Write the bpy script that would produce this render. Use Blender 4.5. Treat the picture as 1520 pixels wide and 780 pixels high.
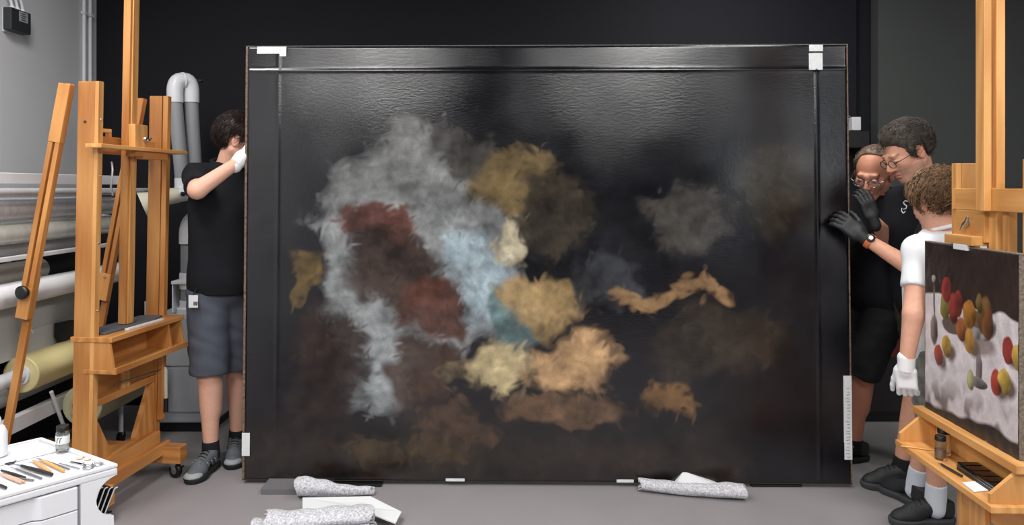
import bpy, bmesh, math, random
import numpy as np
from mathutils import Vector, Matrix

random.seed(7); RNG = np.random.default_rng(7)
scene = bpy.context.scene
for o in list(bpy.data.objects): bpy.data.objects.remove(o)
COL = scene.collection
F = 1100.0; CX = 760.0; HZ = 278.0; CAMH = 1.5      # focal length and horizon in photo pixels, lens height in m

# ------------------------------------------------------------------ camera
cam_d = bpy.data.cameras.new('camera'); cam = bpy.data.objects.new('camera', cam_d); COL.objects.link(cam)
cam.location = (0, 0, CAMH); cam.rotation_euler = (math.pi/2, 0, 0)
cam_d.sensor_width = 36; cam_d.lens = 36*F/1520; cam_d.shift_y = (HZ-390)/1520; cam_d.clip_start = .05
scene.camera = cam
# ------------------------------------------------------------------ world, lights, exposure
w = bpy.data.worlds.new('world'); scene.world = w; w.use_nodes = True
w.node_tree.nodes['Background'].inputs[0].default_value = (.9, .95, 1, 1)
w.node_tree.nodes['Background'].inputs[1].default_value = .15
scene.view_settings.view_transform = 'Standard'; scene.view_settings.look = 'None'
scene.view_settings.gamma = 1; scene.view_settings.use_curve_mapping = False
scene.view_settings.exposure = 0.0
CEIL = 3.3
LAMPS = [(-1.75, -.9, 110), (1.15, -.9, 110), (-1.3, 1.3, 48), (1.2, 1.3, 48), (3.4, 1.0, 45), (-1.95, 2.75, 42), (1.4, 3.75, 40)]  # last two added to brighten the left wall and the right back wall
def area(x, y, e):
    l = bpy.data.lights.new('ceiling_lamp', 'AREA'); l.shape = 'RECTANGLE'; l.size, l.size_y = (1.3, .6) if y < 0 else (.5, 1.1)
    l.energy = e; l.color = (1, .985, .96)
    o = bpy.data.objects.new('ceiling_lamp', l); COL.objects.link(o); o.location = (x, y, CEIL-.07)
for a in LAMPS: area(*a)

# ------------------------------------------------------------------ materials
def lin(r, g, b):
    f = lambda c: (c/255/12.92 if c/255 <= .04045 else ((c/255+.055)/1.055)**2.4)
    return (f(r), f(g), f(b), 1)
MATS = {}
def mat(name, col, rough=.5, metal=0, noise=0, nscale=20, bump=0, bscale=60, spec=.5, coat=0, trans=0, sss=0, attr=None, stretch=None):
    if name in MATS: return MATS[name]
    m = bpy.data.materials.new(name); m.use_nodes = True; nt = m.node_tree; b = nt.nodes['Principled BSDF']
    c = lin(*col); b.inputs['Base Color'].default_value = c
    b.inputs['Roughness'].default_value = rough; b.inputs['Metallic'].default_value = metal
    b.inputs['Specular IOR Level'].default_value = spec; b.inputs['Coat Weight'].default_value = coat
    b.inputs['Transmission Weight'].default_value = trans
    if sss:
        b.inputs['Subsurface Weight'].default_value = sss; b.inputs['Subsurface Radius'].default_value = (.012, .005, .003)
        b.inputs['Subsurface Scale'].default_value = 1
    tc = nt.nodes.new('ShaderNodeTexCoord'); vec = tc.outputs['Object']
    if stretch:
        mp = nt.nodes.new('ShaderNodeMapping'); mp.inputs['Scale'].default_value = stretch
        nt.links.new(vec, mp.inputs[0]); vec = mp.outputs[0]
    src = None
    if attr:
        at = nt.nodes.new('ShaderNodeAttribute'); at.attribute_name = attr; src = at.outputs['Color']
        nt.links.new(src, b.inputs['Base Color'])
    if noise:
        n = nt.nodes.new('ShaderNodeTexNoise'); n.inputs['Scale'].default_value = nscale; n.inputs['Detail'].default_value = 6
        nt.links.new(vec, n.inputs[0])
        r = nt.nodes.new('ShaderNodeMapRange'); r.inputs[1].default_value = .25; r.inputs[2].default_value = .75
        r.inputs[3].default_value = 1-noise; r.inputs[4].default_value = 1+noise
        nt.links.new(n.outputs[0], r.inputs[0])
        x = nt.nodes.new('ShaderNodeVectorMath'); x.operation = 'SCALE'; x.inputs[0].default_value = c[:3]
        if src: nt.links.new(src, x.inputs[0])
        nt.links.new(r.outputs[0], x.inputs['Scale']); nt.links.new(x.outputs[0], b.inputs['Base Color'])
    if bump:
        n2 = nt.nodes.new('ShaderNodeTexNoise'); n2.inputs['Scale'].default_value = bscale; n2.inputs['Detail'].default_value = 5
        nt.links.new(vec, n2.inputs[0])
        bp = nt.nodes.new('ShaderNodeBump'); bp.inputs['Strength'].default_value = bump; bp.inputs['Distance'].default_value = .01
        nt.links.new(n2.outputs[0], bp.inputs['Height']); nt.links.new(bp.outputs[0], b.inputs['Normal'])
    MATS[name] = m; return m
def wood_mat(name, dark, light, rough=.38):
    m = bpy.data.materials.new(name); m.use_nodes = True; nt = m.node_tree; b = nt.nodes['Principled BSDF']; L = nt.links.new
    tc = nt.nodes.new('ShaderNodeTexCoord'); oi = nt.nodes.new('ShaderNodeObjectInfo')
    mp = nt.nodes.new('ShaderNodeMapping'); mp.inputs['Scale'].default_value = (1, 1, .07); L(tc.outputs['Object'], mp.inputs[0])
    sc = nt.nodes.new('ShaderNodeMath'); sc.operation = 'MULTIPLY'; sc.inputs[1].default_value = 50; L(oi.outputs['Random'], sc.inputs[0])
    ad = nt.nodes.new('ShaderNodeVectorMath'); L(mp.outputs[0], ad.inputs[0]); L(sc.outputs[0], ad.inputs[1])
    wv = nt.nodes.new('ShaderNodeTexWave'); wv.wave_type = 'RINGS'; wv.inputs['Scale'].default_value = 9; wv.inputs['Distortion'].default_value = 5
    wv.inputs['Detail'].default_value = 3; L(ad.outputs[0], wv.inputs[0])
    n = nt.nodes.new('ShaderNodeTexNoise'); n.inputs['Scale'].default_value = 90; n.inputs['Detail'].default_value = 4; L(ad.outputs[0], n.inputs[0])
    mx = nt.nodes.new('ShaderNodeMath'); mx.operation = 'ADD'; L(wv.outputs[1], mx.inputs[0]); L(n.outputs[0], mx.inputs[1])
    rp = nt.nodes.new('ShaderNodeMapRange'); rp.inputs[1].default_value = .3; rp.inputs[2].default_value = 1.6; L(mx.outputs[0], rp.inputs[0])
    mc = nt.nodes.new('ShaderNodeMix'); mc.data_type = 'RGBA'; L(rp.outputs[0], mc.inputs[0])
    mc.inputs[6].default_value = lin(*dark); mc.inputs[7].default_value = lin(*light)
    hs = nt.nodes.new('ShaderNodeHueSaturation'); L(mc.outputs[2], hs.inputs['Color'])
    vr = nt.nodes.new('ShaderNodeMapRange'); vr.inputs[3].default_value = .86; vr.inputs[4].default_value = 1.1; L(oi.outputs['Random'], vr.inputs[0])
    L(vr.outputs[0], hs.inputs['Value']); L(hs.outputs[0], b.inputs['Base Color']); b.inputs['Roughness'].default_value = rough
    MATS[name] = m; return m
WOOD = wood_mat('oiled_beech', (176, 112, 56), (206, 146, 84))
WOODL = wood_mat('pale_beech', (198, 138, 76), (222, 166, 102))
WHITE = mat('white_plastic', (218, 219, 224), .35)
WPAINT = mat('white_lacquer', (222, 224, 228), .4)
BLACK = mat('black_plastic', (18, 18, 20), .4)
STEEL = mat('steel', (190, 192, 196), .3, 1)
ALU = mat('aluminium', (212, 214, 218), .3, .4, noise=.12, nscale=6, stretch=(8, .6, 8))
GREYPIPE = mat('grey_duct', (140, 142, 146), .4)
METALH = mat('dark_handle', (60, 60, 62), .4, .6)
PAPER = mat('paper_label', (216, 218, 220), .8, noise=.08, nscale=60)

# ------------------------------------------------------------------ mesh helpers
def link(name, me, m, parent=None, mtx=None):
    o = bpy.data.objects.new(name, me); COL.objects.link(o)
    if m is not None and not me.materials: me.materials.append(m)
    if parent is not None: o.parent = parent
    if mtx is not None: o.matrix_local = mtx
    return o
def tag(o, label, cat, group=None):
    o['label'] = label; o['category'] = cat
    if group: o['group'] = group
    return o
def thing(name, label, cat, loc=(0, 0, 0), rz=0, group=None):
    o = bpy.data.objects.new(name, None); COL.objects.link(o); o.empty_display_size = .1
    o.location = loc; o.rotation_euler = (0, 0, rz); return tag(o, label, cat, group)
def struct(o): o['kind'] = 'structure'; return o
def bm_mesh(name, bm, smooth=False):
    bmesh.ops.recalc_face_normals(bm, faces=bm.faces)
    me = bpy.data.meshes.new(name); bm.to_mesh(me); bm.free()
    if smooth: me.polygons.foreach_set('use_smooth', [True]*len(me.polygons))
    return me
def shade_auto(me, ang=40):
    me.polygons.foreach_set('use_smooth', [True]*len(me.polygons))
    try: me.set_sharp_from_angle(angle=math.radians(ang))
    except Exception: pass
def orient(p0, p1, hint):
    z = (p1-p0).normalized(); h = Vector(hint); x = h - z*h.dot(z)
    if x.length < 1e-5: x = Vector((1, 0, 0)) - z*z.x
    x.normalize(); y = z.cross(x)
    return Matrix((x, y, z)).transposed()
def plank(name, p0, p1, w_, t, hint, m, parent=None, bev=.003):
    """bar from p0 to p1; w_ along hint, t across"""
    p0, p1 = Vector(p0), Vector(p1); L = (p1-p0).length
    bm = bmesh.new(); bmesh.ops.create_cube(bm, size=1)
    bmesh.ops.scale(bm, vec=(w_, t, L), verts=bm.verts)
    if bev: bmesh.ops.bevel(bm, geom=bm.edges[:], offset=min(bev, w_*.3, t*.3), segments=2, affect='EDGES', profile=.6)
    me = bm_mesh(name, bm)
    return link(name, me, m, parent, Matrix.Translation((p0+p1)/2) @ orient(p0, p1, hint).to_4x4())
def box(name, xr, yr, zr, m, parent=None, bev=.003):
    """axis aligned box whose grain runs along its longest side"""
    c = Vector(((xr[0]+xr[1])/2, (yr[0]+yr[1])/2, (zr[0]+zr[1])/2)); s = [abs(xr[1]-xr[0]), abs(yr[1]-yr[0]), abs(zr[1]-zr[0])]
    k = s.index(max(s)); ax = Vector([1 if i == k else 0 for i in range(3)]); h = [0, 0, 0]; j = (k+1) % 3; h[j] = 1
    return plank(name, c-ax*s[k]/2, c+ax*s[k]/2, s[j], s[(k+2) % 3], h, m, parent, bev)
def prism(name, pts, ext, m, parent=None, bev=0, rot=None):
    """polygon (3-D points) extruded by ext, vertices about its own centre"""
    pts = [Vector(p) for p in pts]; ext = Vector(ext); c = sum(pts, Vector())/len(pts)+ext/2
    bm = bmesh.new(); a = [bm.verts.new(p-c) for p in pts]; b = [bm.verts.new(p-c+ext) for p in pts]
    bm.faces.new(a); bm.faces.new(b[::-1]); n = len(pts)
    for i in range(n): bm.faces.new((a[i], b[i], b[(i+1) % n], a[(i+1) % n]))
    bmesh.ops.recalc_face_normals(bm, faces=bm.faces)
    if bev: bmesh.ops.bevel(bm, geom=bm.edges[:], offset=bev, segments=2, affect='EDGES', profile=.6)
    return link(name, bm_mesh(name, bm), m, parent, Matrix.Translation(c))
def tube_bm(bm, path, r, n=10, cap=True, flat=1.0):
    path = [Vector(p) for p in path]; rings = []; N = len(path)
    rs = r if hasattr(r, '__len__') else [r]*N; up = None
    for i, p in enumerate(path):
        d = (path[min(i+1, N-1)]-path[max(i-1, 0)]).normalized()
        if up is None: up = d.orthogonal().normalized()
        u = (up-d*up.dot(d)); u = u.normalized() if u.length > 1e-6 else d.orthogonal().normalized(); up = u; v = d.cross(u)
        rings.append([bm.verts.new(p+(u*math.cos(2*math.pi*k/n)+v*math.sin(2*math.pi*k/n)*flat)*rs[i]) for k in range(n)])
    for i in range(N-1):
        for k in range(n):
            bm.faces.new((rings[i][k], rings[i][(k+1) % n], rings[i+1][(k+1) % n], rings[i+1][k]))
    if cap:
        bm.faces.new(rings[0][::-1]); bm.faces.new(rings[-1])
def tube(name, path, r, m, parent=None, n=12, flat=1.0):
    path = [Vector(p) for p in path]; c = sum(path, Vector())/len(path)
    bm = bmesh.new(); tube_bm(bm, [p-c for p in path], r, n, True, flat); me = bm_mesh(name, bm); shade_auto(me)
    return link(name, me, m, parent, Matrix.Translation(c))
def lathe(name, prof, m, parent=None, loc=(0, 0, 0), axis=(0, 0, 1), n=28):
    bm = bmesh.new(); rings = []
    for r, z in prof:
        rings.append([bm.verts.new((max(r, 1e-5)*math.cos(2*math.pi*k/n), max(r, 1e-5)*math.sin(2*math.pi*k/n), z)) for k in range(n)])
    for i in range(len(prof)-1):
        for k in range(n): bm.faces.new((rings[i][k], rings[i][(k+1) % n], rings[i+1][(k+1) % n], rings[i+1][k]))
    bm.faces.new(rings[0][::-1]); bm.faces.new(rings[-1])
    bmesh.ops.remove_doubles(bm, verts=bm.verts, dist=1e-4)
    me = bm_mesh(name, bm); shade_auto(me)
    q = Vector((0, 0, 1)).rotation_difference(Vector(axis).normalized()).to_matrix().to_4x4()
    return link(name, me, m, parent, Matrix.Translation(loc) @ q)
def arc(p0, p1, p2, n=10):
    p0, p1, p2 = Vector(p0), Vector(p1), Vector(p2)
    return [p0*(1-t)**2+p1*2*t*(1-t)+p2*t*t for t in [i/n for i in range(n+1)]]
def P(px, py, d): return Vector(((px-CX)/F*d, d, CAMH-(py-HZ)/F*d))      # photo pixel at depth d -> world
def G(px, py, z=0): d = F*(CAMH-z)/(py-HZ); return Vector(((px-CX)/F*d, d, z))   # photo pixel on the level z

# ------------------------------------------------------------------ room
BACK = 5.1; LEFT = -2.86; RIGHT = 4.6; REAR = -3.2
floor_m = mat('grey_floor', (143, 138, 140), .45, noise=.05, nscale=3, bump=.08, bscale=250, spec=.3)
palew = mat('pale_wall', (196, 197, 199), .8, noise=.015, nscale=2, bump=.04, bscale=120)
blackw = mat('black_wall', (18, 19, 27), .75, noise=.05, nscale=3, bump=.03, bscale=150, spec=.3)
greyw = mat('anthracite_wall', (70, 73, 72), .7, noise=.04, nscale=2, bump=.03, bscale=150, spec=.3)
ceil_m = mat('grey_ceiling', (120, 122, 124), .9)
rearw = mat('dark_rear_wall', (58, 60, 62), .8)
struct(box('floor', (LEFT, RIGHT), (REAR, BACK+.2), (-.1, 0), floor_m, None, 0))
struct(box('ceiling', (LEFT, RIGHT), (REAR, BACK+.2), (CEIL, CEIL+.1), ceil_m, None, 0))
struct(box('wall_left', (LEFT-.1, LEFT), (REAR, BACK+.2), (0, CEIL), palew, None, 0))
struct(box('wall_right', (RIGHT, RIGHT+.1), (REAR, BACK+.2), (0, CEIL), greyw, None, 0))
struct(box('wall_rear', (LEFT, RIGHT), (REAR-.1, REAR), (0, CEIL), rearw, None, 0))
glow_m = mat('added_glow_pane', (255, 255, 255), .5); glow_m.node_tree.nodes['Principled BSDF'].inputs['Emission Color'].default_value = (.9, .97, 1, 1); glow_m.node_tree.nodes['Principled BSDF'].inputs['Emission Strength'].default_value = 2.6  # added glow that lights the room and reflects in the varnish
WN = bpy.data.objects.new('added_window_1', None); COL.objects.link(WN); WN.location = (3.85, REAR, 2.1); struct(WN)  # added window behind the camera, shaped for the sheen on the canvas
box('glow_pane', (-.55, -.02), (.02, .03), (-.85, 1.0), glow_m, WN, 0); box('glow_pane', (.02, .55), (.02, .03), (-.85, 1.0), glow_m, WN, 0)
for a_, b_ in (((-.62, -.55), (-.92, 1.07)), ((-.02, .02), (-.85, 1.0)), ((.55, .62), (-.92, 1.07))): box('added_window_frame', a_, (.002, .06), b_, WPAINT, WN)
for b_ in ((-.92, -.85), (1.0, 1.07)): box('added_window_frame', (-.55, .55), (.002, .06), b_, WPAINT, WN)
struct(box('wall_back', (LEFT, 2.37), (BACK, BACK+.1), (0, CEIL), blackw, None, 0))
struct(box('wall_side_niche', (2.37, 2.5), (BACK+.06, BACK+.2), (0, CEIL), blackw, None, 0))
struct(box('wall_back_grey', (2.5, RIGHT), (BACK-.04, BACK+.1), (0, CEIL), greyw, None, 0))
struct(box('baseboard_back', (LEFT+.01, 2.37), (BACK-.015, BACK), (0, .07), BLACK, None, .002))
struct(box('trim_1', (3.05, RIGHT), (BACK-.09, BACK-.04), (1.40, 1.49), mat('dark_trunking', (38, 40, 40), .5), None, .004))
for i, (x, y, e) in enumerate(LAMPS):
    t = thing('ceiling_light', 'recessed white ceiling light panel above the studio', 'light', (x, y, CEIL-.05), 0, 'ceiling light panels')  # frames the two added wall-brightening lamps as well
    hx, hy = (.66, .31) if y < 0 else (.26, .56)
    for a, b in (((-hx-.03, -hx), (-hy-.03, hy+.03)), ((hx, hx+.03), (-hy-.03, hy+.03)), ((-hx, hx), (-hy-.03, -hy)), ((-hx, hx), (hy, hy+.03))):
        box('frame', a, b, (0, .049), WHITE, t, .002)

# ------------------------------------------------------------------ signed-distance modelling (figures, soft things)
def V3(a): return np.asarray(a, dtype=np.float32)
def unit(a): a = V3(a); return a/np.linalg.norm(a)
class Prim:
    pass
def cap(a, b, ra, rb=None):
    a, b = V3(a), V3(b); rb = ra if rb is None else rb; ab = b-a; L2 = float(ab@ab)+1e-12
    def f(p):
        pa = p-a; t = np.clip((pa@ab)/L2, 0, 1); q = pa-t[:, None]*ab
        return np.sqrt(np.einsum('ij,ij->i', q, q))-(ra+(rb-ra)*t)
    return f
def ell(c, r, R=None):
    c, r = V3(c), V3(r)
    def f(p):
        q = p-c
        if R is not None: q = q@R          # R columns = axes
        q1 = q/r; k0 = np.sqrt(np.einsum('ij,ij->i', q1, q1)); q2 = q1/r; k1 = np.sqrt(np.einsum('ij,ij->i', q2, q2))+1e-9
        return k0*(k0-1)/k1
    return f
def rbox(c, h, r, R=None):
    c, h = V3(c), V3(h)
    def f(p):
        q = p-c
        if R is not None: q = q@R
        q = np.abs(q)-(h-r)
        return np.linalg.norm(np.maximum(q, 0), axis=1)+np.minimum(q.max(axis=1), 0)-r
    return f
def smin(a, b, k):
    if k <= 0: return np.minimum(a, b)
    h = np.maximum(k-np.abs(a-b), 0)/k; return np.minimum(a, b)-h*h*k*.25
def union(prims, k=.02):
    def f(p):
        d = None
        for q in prims:
            kk = k
            if isinstance(q, tuple): q, kk = q
            e = q(p); d = e if d is None else smin(d, e, kk)
        return d
    return f
def sub(f, g, k=.008): return lambda p: -smin(-f(p), g(p), k)
def cut(f, pt, n):
    pt, n = V3(pt), unit(n); return lambda p: np.maximum(f(p), (p-pt)@n)
def waves(seed, freq, n=6, aniso=(1, 1, 1)):
    g = np.random.default_rng(seed); K = g.normal(size=(n, 3)); K = K/np.linalg.norm(K, axis=1)[:, None]*freq*g.uniform(.6, 1.5, (n, 1))*V3(aniso)
    ph = g.uniform(0, 6.3, n); K = K.astype(np.float32)
    def f(p):
        a = p@K.T+ph; a[:, 1:] += .8*np.sin(a[:, :-1]*.7); return np.sin(a).mean(axis=1).astype(np.float32)
    return f
def disp(f, nz, amp): return lambda p: f(p)+amp*nz(p)
def sdf_arrays(f, lo, hi, h):
    lo, hi = V3(lo), V3(hi); s = 4
    n = (np.ceil((hi-lo)/(h*s)).astype(int)+1); N = n*s
    cc = [lo[i]+(np.arange(n[i])*s+(s-1)/2)*h for i in range(3)]
    g = np.stack(np.meshgrid(*cc, indexing='ij'), -1).reshape(-1, 3).astype(np.float32)
    c = f(g).reshape(n)
    Vv = np.repeat(np.repeat(np.repeat(c, s, 0), s, 1), s, 2).astype(np.float32)
    act = np.abs(Vv) < s*h*1.0+.012
    ii = np.argwhere(act); pts = (lo+ii*h).astype(np.float32)
    out = np.empty(len(pts), np.float32)
    for k in range(0, len(pts), 200000): out[k:k+200000] = f(pts[k:k+200000])
    Vv[act] = out
    ins = Vv < 0
    sh = [slice(0, -1), slice(1, None)]
    anyin = np.zeros(N-1, bool); allin = np.ones(N-1, bool)
    for a in (0, 1):
        for b in (0, 1):
            for d in (0, 1):
                q = ins[sh[a], sh[b], sh[d]]; anyin |= q; allin &= q
    A = anyin & ~allin; ci = np.argwhere(A)
    idx = np.full(N-1, -1, np.int64); idx[A] = np.arange(len(ci))
    acc = np.zeros((len(ci), 3)); cnt = np.zeros(len(ci))
    corners = np.array([(a, b, d) for a in (0, 1) for b in (0, 1) for d in (0, 1)])
    vals = np.stack([Vv[ci[:, 0]+a, ci[:, 1]+b, ci[:, 2]+d] for a, b, d in corners], 1)
    for i in range(8):
        for j in range(i+1, 8):
            if np.abs(corners[i]-corners[j]).sum() != 1: continue
            a, b = vals[:, i], vals[:, j]; m = (a < 0) != (b < 0)
            t = np.where(m, a/(a-b+1e-12), 0)
            acc[m] += (corners[i]+(corners[j]-corners[i])*t[m, None]); cnt[m] += 1
    v = lo+(ci+acc/np.maximum(cnt, 1)[:, None])*h
    quads = []
    for ax in range(3):
        o = [(1, 2), (2, 0), (0, 1)][ax]
        s0 = [slice(None)]*3; s1 = [slice(None)]*3; s0[ax] = slice(0, -1); s1[ax] = slice(1, None)
        e = np.argwhere(ins[tuple(s0)] != ins[tuple(s1)])
        e = e[(e[:, o[0]] > 0) & (e[:, o[1]] > 0) & (e[:, o[0]] < N[o[0]]-1) & (e[:, o[1]] < N[o[1]]-1)]
        if not len(e): continue
        flip = ins[e[:, 0], e[:, 1], e[:, 2]]
        def cell(du, dv):
            c = e.copy(); c[:, o[0]] -= du; c[:, o[1]] -= dv; return idx[c[:, 0], c[:, 1], c[:, 2]]
        q = np.stack([cell(1, 1), cell(0, 1), cell(0, 0), cell(1, 0)], 1)
        q[~flip] = q[~flip][:, ::-1]; quads.append(q)
    q = np.concatenate(quads); q = q[(q >= 0).all(1)]
    return v, q
def mesh_from(name, v, q, col=None):
    me = bpy.data.meshes.new(name); me.vertices.add(len(v)); me.vertices.foreach_set('co', np.asarray(v, np.float32).ravel())
    k = q.shape[1]; me.loops.add(q.size); me.loops.foreach_set('vertex_index', q.ravel().astype(np.int32))
    me.polygons.add(len(q)); me.polygons.foreach_set('loop_start', (np.arange(len(q))*k).astype(np.int32))
    me.polygons.foreach_set('use_smooth', np.ones(len(q), bool))
    me.update(calc_edges=True); me.validate()
    if col is not None:
        at = me.color_attributes.new('tint', 'FLOAT_COLOR', 'POINT')
        c4 = np.ones((len(v), 4), np.float32); c4[:, :3] = col; at.data.foreach_set('color', c4.ravel())
    return me
def s2l(c):
    c = np.asarray(c, np.float32)/255; return np.where(c <= .04045, c/12.92, ((c+.055)/1.055)**2.4)

# ------------------------------------------------------------------ large painting (a soft abstract stand-in of the same size and colours)
BL = Vector((-1.352, 3.737, .024)); PW = 3.04; PH = 2.196
ux = Vector((3.04, -.052, 0)).normalized(); vz = Vector((0, .053, 2.195)).normalized(); nz_ = ux.cross(vz).normalized()   # normal faces the viewer (-y)
if nz_.y > 0: nz_ = -nz_
def smooth_noise(X, Y, seed, f):
    g = np.random.default_rng(seed); s = np.zeros_like(X)
    for i in range(8):
        a = g.uniform(0, 6.28); k = f*g.uniform(.5, 1.6); s += np.sin(k*(np.cos(a)*X+np.sin(a)*Y)+g.uniform(0, 6.28)+1.2*np.sin(k*.6*(np.sin(a)*X-np.cos(a)*Y)+g.uniform(0, 6.28)))
    return s/4
def big_painting():
    nx, ny = 560, 405
    U, Vv = np.meshgrid(np.linspace(0, 1, nx), np.linspace(0, 1, ny))
    X = 366+U*897; Y = 716-Vv*646                     # colour layout in round numbers
    wx = X+18*smooth_noise(X, Y, 1, .03)+9*smooth_noise(X, Y, 2, .11); wy = Y+18*smooth_noise(X, Y, 3, .03)+9*smooth_noise(X, Y, 4, .11)
    col = np.zeros((ny, nx, 3)); col[:] = s2l((13, 13, 19))
    def patch(poly, c0, c1, soft):
        nonlocal col
        pl = np.array(poly, float); dmin = np.full(X.shape, 1e9); ins_ = np.zeros(X.shape, bool)
        for (x0, y0), (x1, y1) in zip(pl, np.roll(pl, -1, 0)):
            t = np.clip(((wx-x0)*(x1-x0)+(wy-y0)*(y1-y0))/((x1-x0)**2+(y1-y0)**2), 0, 1); dmin = np.minimum(dmin, np.hypot(wx-x0-t*(x1-x0), wy-y0-t*(y1-y0)))
            cr = ((y0 > wy) != (y1 > wy)) & (wx < (x1-x0)*(wy-y0)/(y1-y0+1e-9)+x0); ins_ ^= cr
        a = np.clip(.5+np.where(ins_, 1, -1)*dmin/soft, 0, 1)[..., None]; k = np.clip((wy-pl[:, 1].min())/(np.ptp(pl[:, 1])), 0, 1)[..., None]
        col = col*(1-a)+(s2l(c0)*(1-k)+s2l(c1)*k)*a
    patch([(366, 640), (700, 640), (1100, 660), (1100, 716), (366, 716)], (30, 25, 23), (44, 34, 28), 60)
    patch([(585, 168), (655, 200), (735, 320), (800, 430), (770, 520), (690, 480), (640, 520), (610, 610), (520, 605), (500, 420), (462, 350)], (98, 97, 96), (142, 148, 150), 26)
    blobs = [(690, 230, 60, 45, (62, 60, 57)), (720, 420, 55, 60, (140, 156, 164)), (560, 335, 62, 34, (80, 45, 37)), (590, 400, 75, 60, (52, 37, 31)), (640, 450, 48, 42, (76, 45, 35)), (500, 540, 55, 90, (42, 31, 27)), (630, 560, 50, 70, (58, 42, 34)), (470, 620, 50, 50, (34, 27, 25)),
             (760, 270, 66, 50, (104, 88, 60)), (755, 365, 34, 40, (182, 172, 146)), (830, 320, 60, 60, (52, 46, 38)), (770, 480, 34, 46, (84, 106, 108)),
             (820, 455, 60, 45, (146, 122, 84)), (735, 550, 66, 44, (168, 152, 116)), (860, 540, 66, 36, (172, 138, 100)), (850, 610, 90, 30, (92, 70, 52)), (690, 640, 60, 24, (66, 50, 38)),
             (1000, 590, 42, 38, (100, 74, 46)), (900, 425, 46, 52, (50, 52, 56)), (1030, 325, 62, 52, (64, 61, 57)), (1040, 432, 40, 16, (138, 108, 76)), (960, 440, 50, 14, (132, 104, 74)),
             (1070, 510, 100, 60, (46, 39, 32)), (1150, 280, 50, 80, (44, 41, 36)), (450, 415, 26, 36, (92, 74, 40)), (600, 670, 110, 16, (62, 48, 32))]
    for bx, by, rx, ry, c in blobs:
        d = np.sqrt(((wx-bx)/rx)**2+((wy-by)/ry)**2); a = np.clip((1.15-d)/.4, 0, 1); a = (a*a*(3-2*a))[..., None]*.94
        col = col*(1-a)+s2l(c)*a
    # broken brush strokes pull the colour patches apart
    src = col.copy(); g = np.random.default_rng(4); H_, W_ = X.shape
    for k in range(5200):
        cy, cx_ = g.integers(0, H_), g.integers(0, W_); lum = src[cy, cx_].mean()
        L_ = g.uniform(3, 8); wd = g.uniform(1.2, 3.0); an = 2.2*smooth_noise(np.array([[X[cy, cx_]]]), np.array([[Y[cy, cx_]]]), 31, .012)[0, 0]+g.normal(0, .9)
        oy, ox = np.clip(cy+int(g.normal(0, 4)), 0, H_-1), np.clip(cx_+int(g.normal(0, 4)), 0, W_-1)
        c = src[oy, ox]*g.uniform(.72, 1.28)
        r = int(L_+4); y0, y1, x0, x1 = max(0, cy-r), min(H_, cy+r), max(0, cx_-r), min(W_, cx_+r)
        yy, xx = np.mgrid[y0:y1, x0:x1]; a = (xx-cx_)*math.cos(an)+(yy-cy)*math.sin(an); b = -(xx-cx_)*math.sin(an)+(yy-cy)*math.cos(an)+.02*a*a*.3
        m = np.clip(1.3-np.sqrt((a/L_)**2+(b/wd)**2), 0, 1)[..., None]*.8
        col[y0:y1, x0:x1] = col[y0:y1, x0:x1]*(1-m)+c*m
    mott = np.clip(1+.28*smooth_noise(X, Y, 41, .06)+.22*smooth_noise(X, Y, 42, .14)+.15*smooth_noise(X, Y, 43, .3), .35, 1.7); col = col*mott[..., None]
    st = smooth_noise(X, Y*2.2, 9, .12)*.08+RNG.normal(0, .05, X.shape)
    col = np.clip(col*(1+st[..., None]), 0, 1)
    # relief: a stretcher ridge runs inside the margins
    rel = .0012*smooth_noise(U*PW, Vv*PH, 5, 9)
    for line, co in ((PW-.155, U*PW), (.16, U*PW), (PH-.122, Vv*PH)):
        rel = rel+(.0028 if line > 1 else .0012)*np.exp(-((co-line)/.009)**2)
    zz = Vv*PH-(PH-.122); rel = rel+np.where(zz < 0, .0022*np.exp(zz/.085), 0)
    rel = rel-.006*np.clip(1-np.minimum(np.minimum(U*PW, (1-U)*PW), np.minimum(Vv*PH, (1-Vv)*PH))/.006, 0, 1)
    v = np.stack([U*PW, rel+.0, Vv*PH], -1).reshape(-1, 3)
    i = np.arange(nx*ny).reshape(ny, nx); q = np.stack([i[:-1, :-1], i[:-1, 1:], i[1:, 1:], i[1:, :-1]], -1).reshape(-1, 4)
    v[:, 1] *= -1
    return mesh_from('canvas', v, q, col.reshape(-1, 3))
ptg = thing('large_painting', 'huge dark unframed canvas propped upright on the floor between the easels', 'painting', BL)
Rm = Matrix((ux, -nz_, vz)).transposed(); ptg.rotation_euler = Rm.to_euler()
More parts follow.
